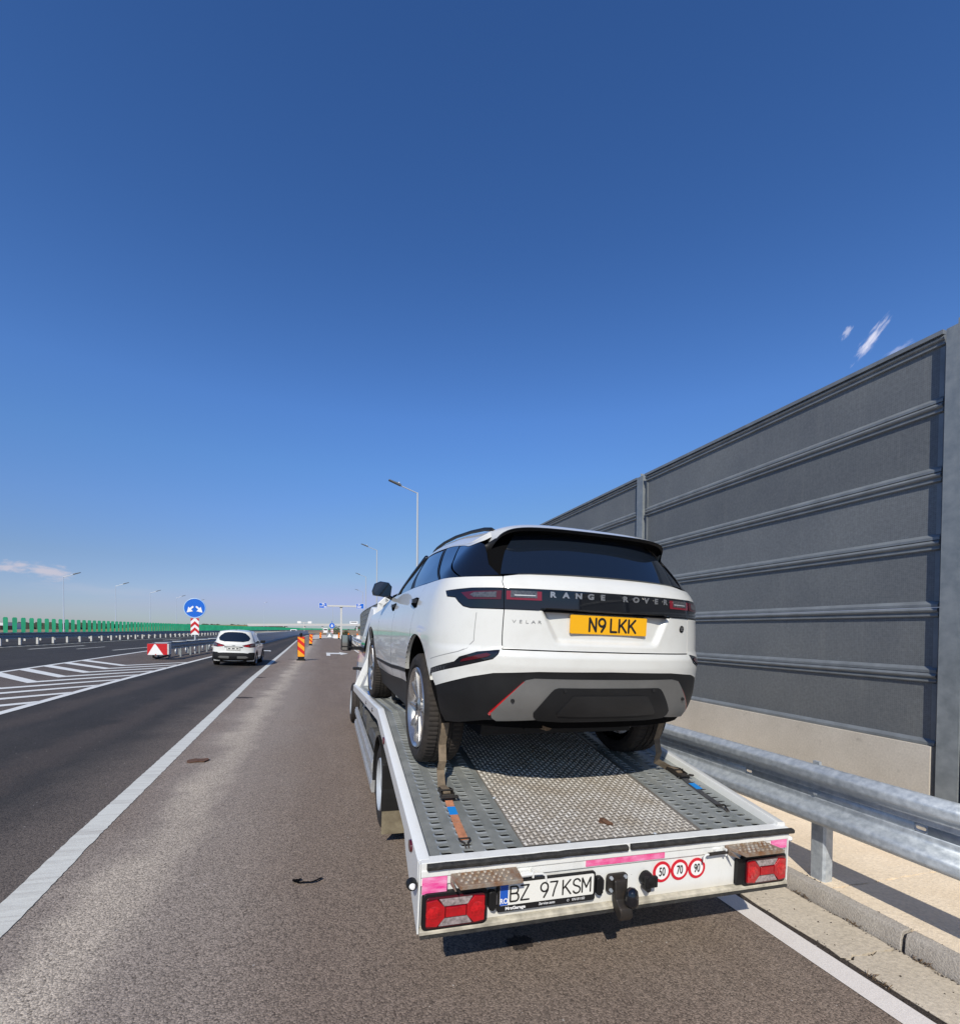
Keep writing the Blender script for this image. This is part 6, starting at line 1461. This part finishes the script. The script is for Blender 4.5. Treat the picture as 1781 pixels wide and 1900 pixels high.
def shell(f, plan, vs_, name, m, k=96, lim=None):
    mb = MB()
    for v in vs_:
        for i in range(k):
            p = f(-plan.smax+2*plan.smax*i/k, v); mb.v.append(lim(p, v) if lim else tuple(p))
    for r_ in range(len(vs_)-1):
        for i in range(k): mb.f.append((r_*k+i, r_*k+(i+1) % k, (r_+1)*k+(i+1) % k, (r_+1)*k+i)); mb.m.append(0)
    mb.f += [tuple(reversed(range(k))), tuple(range((len(vs_)-1)*k, len(vs_)*k))]; mb.m += [0, 0]
    return mb.build(name, m, qc, smooth=40)
def qlim(p, z):
    x, y = p[0], p[1]; wy = min(abs(y-.80), abs(y-3.45)); l_ = .58 if (wy < .36 and z < .66) else 9
    return (math.copysign(min(abs(x), l_), x), y, min(z, 1.03-.12*sm((y-2.9)/1.3)) if y > 2.6 else z)
shell(ql, PQ, [.22, .34, .45, .62, .66, .70, .80, .90, 1.0, 1.06, 1.08], 'body', M_car, 140, qlim)
shell(qcab, PQC, [-.03, .25, .5, .75, .9, 1.0], 'cabin', M_car)
mb = MB(); nx, ny = 16, 12
for j in range(ny+1):
    for i in range(nx+1):
        c_ = math.sin((-1+2*i/nx)*math.pi/2); a = abs(c_); y0_ = .62-(1-a**2.6)**(1/2.6)*(.62-.38); y1_ = 1.6+math.sqrt(max(0, 1-a*a))*.5; y = y0_+(y1_-y0_)*j/ny; mb.v.append((.67*c_, y, qzt(y)+.07*(1-a*a)+.003))
for j in range(ny):
    for i in range(nx): a = j*(nx+1)+i; mb.f.append((a, a+1, a+nx+2, a+nx+1)); mb.m.append(0)
mb.build('roof', M_car, qc, smooth=True)
def qp_(name, poly, f, m, **k): return panel(name, poly, f, m, qc, **k)
qp_('rear_window', sym([(.34, .88), (.52, .84), (.68, .62), (.72, .42), (.62, .20), (.38, .08)]), qcab, M_glass, g=.06, off=.004)
for s in (-1, 1):
    qp_('tail_light', [(.36, .945), (.46, .985), (.84, 1.068), (1.14, 1.07), (1.06, .91), (.70, .868), (.46, .895)], ql, M_redlens2, g=.05, off=.006, sgn=s)
    qp_('light_core', [(.42, .935), (.64, .980), (.70, .92), (.50, .905)], ql, M_redlens, g=.05, off=.010, sgn=s)
    qp_('smoked_end', [(.72, .985), (.88, 1.035), (1.06, 1.04), (.99, .945), (.74, .915)], ql, M_smoke, g=.05, off=.010, sgn=s)
    qs = lambda y, w: (PQC.sc+(y-.62)/((2.5*(1-w)+1.6*w)-.62)*(PQC.yfc-PQC.yc), w)
    qp_('side_window', [(PQC.sc*.88, .12), qs(1.45, .05), qs(1.45, .86), (PQC.sc*.96, .78)], qcab, M_glass, g=.08, off=.004, sgn=s)
    qp_('side_window', [qs(1.50, .05), qs(2.5, .04), qs(2.2, .45), qs(1.62, .88), qs(1.50, .88)], qcab, M_glass, g=.08, off=.004, sgn=s)
    mi = empty('door_mirror', loc=(s*.98, 2.55, 1.10), parent=qc); mb = MB(); mb.prism(rounded(.22, .15, .04, 3), -.06, .08, 'y'); mb.build('mirror_housing', M_plastic, mi, bevel=.02)
    mb = MB(); mb.box(-s*.05, -s*.16, -.02, .03, -.09, -.05); mb.build('mirror_foot', M_plastic, mi)
    mb = MB(); P_ = [(s*.555, .55, 1.575), (s*.57, .65, 1.60), (s*.575, 1.2, 1.625), (s*.565, 1.8, 1.60), (s*.555, 1.95, 1.56)]; mb.tube(P_, .014, 6); mb.build('roof_rail', M_pole, qc, smooth=True)
    for y_ in (.80, 3.45):
        car_wheel(s*.79, y_, s, parent=qc, R=.345, w=.22, tr_=False, rimr=.235)
        mb = MB(); A_ = [(y_+.385*math.cos(math.radians(a)), .335+.395*math.sin(math.radians(a))) for a in range(-15, 200, 12)]; A2 = [(y_+.335*math.cos(math.radians(a)), .335+.345*math.sin(math.radians(a))) for a in range(199, -16, -12)]
        mb.prism(A_+A2, s*.885, s*.925, 'x'); mb.build('arch_trim', M_plastic, qc)
qb = sym([(0.0, .625), (.40, .618), (.62, .600), (.68, .635), (.95, .640), (1.02, .60), (1.03, .30), (.60, .27), (0, .26)][1:-1])
qp_('rear_bumper', qb, ql, M_plastic, g=.06, off=.006)
qp_('bumper_insert', sym([(.08, .455), (.55, .460), (.66, .40), (.52, .36), (.08, .35)]), ql, M_grey, g=.06, off=.012)
qp_('lower_field', sym([(.001, .46), (.17, .46), (.17, .33), (.001, .33)]), ql, M_plastic, g=.06, off=.016)
p = ql(0, .80); mb = MB(); mb.prism(rounded(.58, .15, .01, 2, 0, .79), p[1]-.014, p[1]-.002, 'y'); npq = mb.build('number_plate', M_plate, qc)
mb = MB(); 
for a in ((-.27, -.255), (.255, .27)): mb.box(a[0], a[1], p[1]-.018, p[1]-.012, .732, .868)
mb.box(-.27, .27, p[1]-.018, p[1]-.012, .732, .748); mb.box(-.38, .38, p[1]-.02, p[1]+.01, .872, .895); mb.build('plate_frame', M_plastic2, npq)
mb = MB()
for a, c_ in ((-.22, -.12), (-.06, .06), (.12, .22)): mb.box(a, c_, p[1]-.0155, p[1]-.0145, .775, .835)
mb.build('blurred_characters', M_chassis, npq)
mb = MB(); mb.tube([(0, .70, 1.60), (0, .62, 1.68)], .012, 6); mb.build('aerial', M_plastic, qc)
mb = MB(); mb.box(-.55, .55, .1, 4.1, .18, .30); mb.build('underbody', M_gap, qc)
mb = MB(); mb.prism([(-.075, .945), (-.06, .96), (.06, .96), (.075, .945), (.0, .925)], p[1]-.006, p[1]-.001, 'y'); mb.build('badge', M_chrome, qc)

# ================================================================= SMALL THINGS ON THE ROAD
t = tag(empty('torn_strap', loc=(-.11, 3.78, gz(-.11)+.008)), 'short torn piece of black strap lying on the brown asphalt', 'litter')
mb = MB(); P_ = [(-.085, .035), (-.10, .02), (-.08, .0), (-.05, .022), (-.065, .034), (-.09, .01), (-.06, -.018), (-.02, -.03), (.03, -.035), (.07, -.024), (.10, .012)]
P_ = [Vector((a, c, .006+.006*(i % 2))) for i, (a, c) in enumerate(P_)]
for i in range(len(P_)-1):
    d = (P_[i+1]-P_[i]).normalized(); nn = Vector((d.y, -d.x, .15))*.010; mb.add([P_[i]-nn, P_[i]+nn, P_[i+1]+nn, P_[i+1]-nn], [(0, 1, 2, 3)])
o = mb.build('strap_piece', M_gap, t, fix=False); so_ = o.modifiers.new('t', 'SOLIDIFY'); so_.thickness = .003
t = tag(empty('rusty_plate', loc=(-1.63, 7.45, gz(-1.63)+.006)), 'flat rusty scrap beside the worn white edge line', 'litter')
mb = MB(); mb.prism([(-.12, -.05), (-.08, -.10), (.02, -.07), (.10, -.09), (.14, .0), (.11, .08), (.03, .06), (-.05, .10), (-.13, .04)], 0, .012, 'z'); mb.build('scrap', M_rustiron, t)
def flat(name, x, y, r_, m, seed, label, cat, sx_=1., dz=.004):
    r = random.Random(seed); n_ = 26; mb = MB(); mb.v = [(r_*sx_*math.cos(2*math.pi*i/n_)*(k_ := r.uniform(.6, 1.)), r_*math.sin(2*math.pi*i/n_)*k_, 0) for i in range(n_)]; mb.f = [tuple(range(n_))]; mb.m = [0]
    o = mb.build(name, m, fix=False); o.location = (x, y, gz(x)+dz); o.rotation_euler = (0, math.atan(S), 0); tag(o, label, cat); return o
M_oil = asphalt('oily_asphalt', (.030, .024, .021), (.075, .057, .048), 'plain')
flat('oil_stain', 1.16, 2.735, .085, M_oil, 3, 'small dark oil stain on the asphalt below the tow ball', 'stain', 1.25)
for i, (x, y, s_, lab) in enumerate(((-2.0, 13.9, .16, 'dark tar patch on the shoulder beside the edge line, nearer one'), (-2.25, 19.4, .18, 'dark tar patch at the edge line, between the beacon and the rusty scrap'), (-1.7, 31, .2, 'dark patch below the nearest striped beacon'))):
    flat('tar_patch', x, y, s_, M_oil, 20+i, lab, 'stain', 1.8)
mb = MB(); r = random.Random(8)
for i in range(2600):
    y = 1.4+14*r.random()**1.7; x = -1.7+4.5*r.random(); s_ = .0012+.0028*r.random()**3*(1+y*.12); z = gz(x)+.001
    mb.add([(x+s_*math.cos(a+i)*r.uniform(.7, 1.3), y+s_*math.sin(a+i)*r.uniform(.7, 1.3), z) for a in (0, 1.6, 3.1, 4.7)]+[(x, y, z+s_)], [(0, 1, 4), (1, 2, 4), (2, 3, 4), (3, 0, 4)])
tag(mb.build('chippings', mat('pale_chippings', (.46, .40, .35), .8, var=.6, vs=2)), 'tiny pale stone chippings scattered over the brown asphalt', 'gravel', kind='stuff')
# bits of dry weed in the kerb joint
mb = MB(); r = random.Random(12)
for (cx_, cy_) in ((3.50, 2.74), (3.50, 2.35), (3.49, 1.95), (3.61, 1.6), (3.49, 3.1), (3.03, 1.9)):
    for i in range(26):
        a = r.uniform(0, 6.28); L_ = r.uniform(.015, .055); x = cx_+r.uniform(-.012, .012); y = cy_+r.uniform(-.06, .06); z = gz(x)+(.004 if cx_ < 3.6 else .118)
        d = Vector((math.cos(a), math.sin(a), r.uniform(.1, .9))).normalized()*L_; w = Vector((-d.y, d.x, 0)).normalized()*.0014; p = Vector((x, y, z)); mb.add([p-w, p+w, p+d*.6+w+Vector((0, 0, .004)), p+d, p+d*.6-w], [(0, 1, 2, 3, 4)])
tag(mb.build('dry_weeds', mat('dry_weeds', (.14, .09, .05), .9), fix=False), 'dry weeds growing in the joint at the foot of the kerb', 'weeds', kind='stuff')
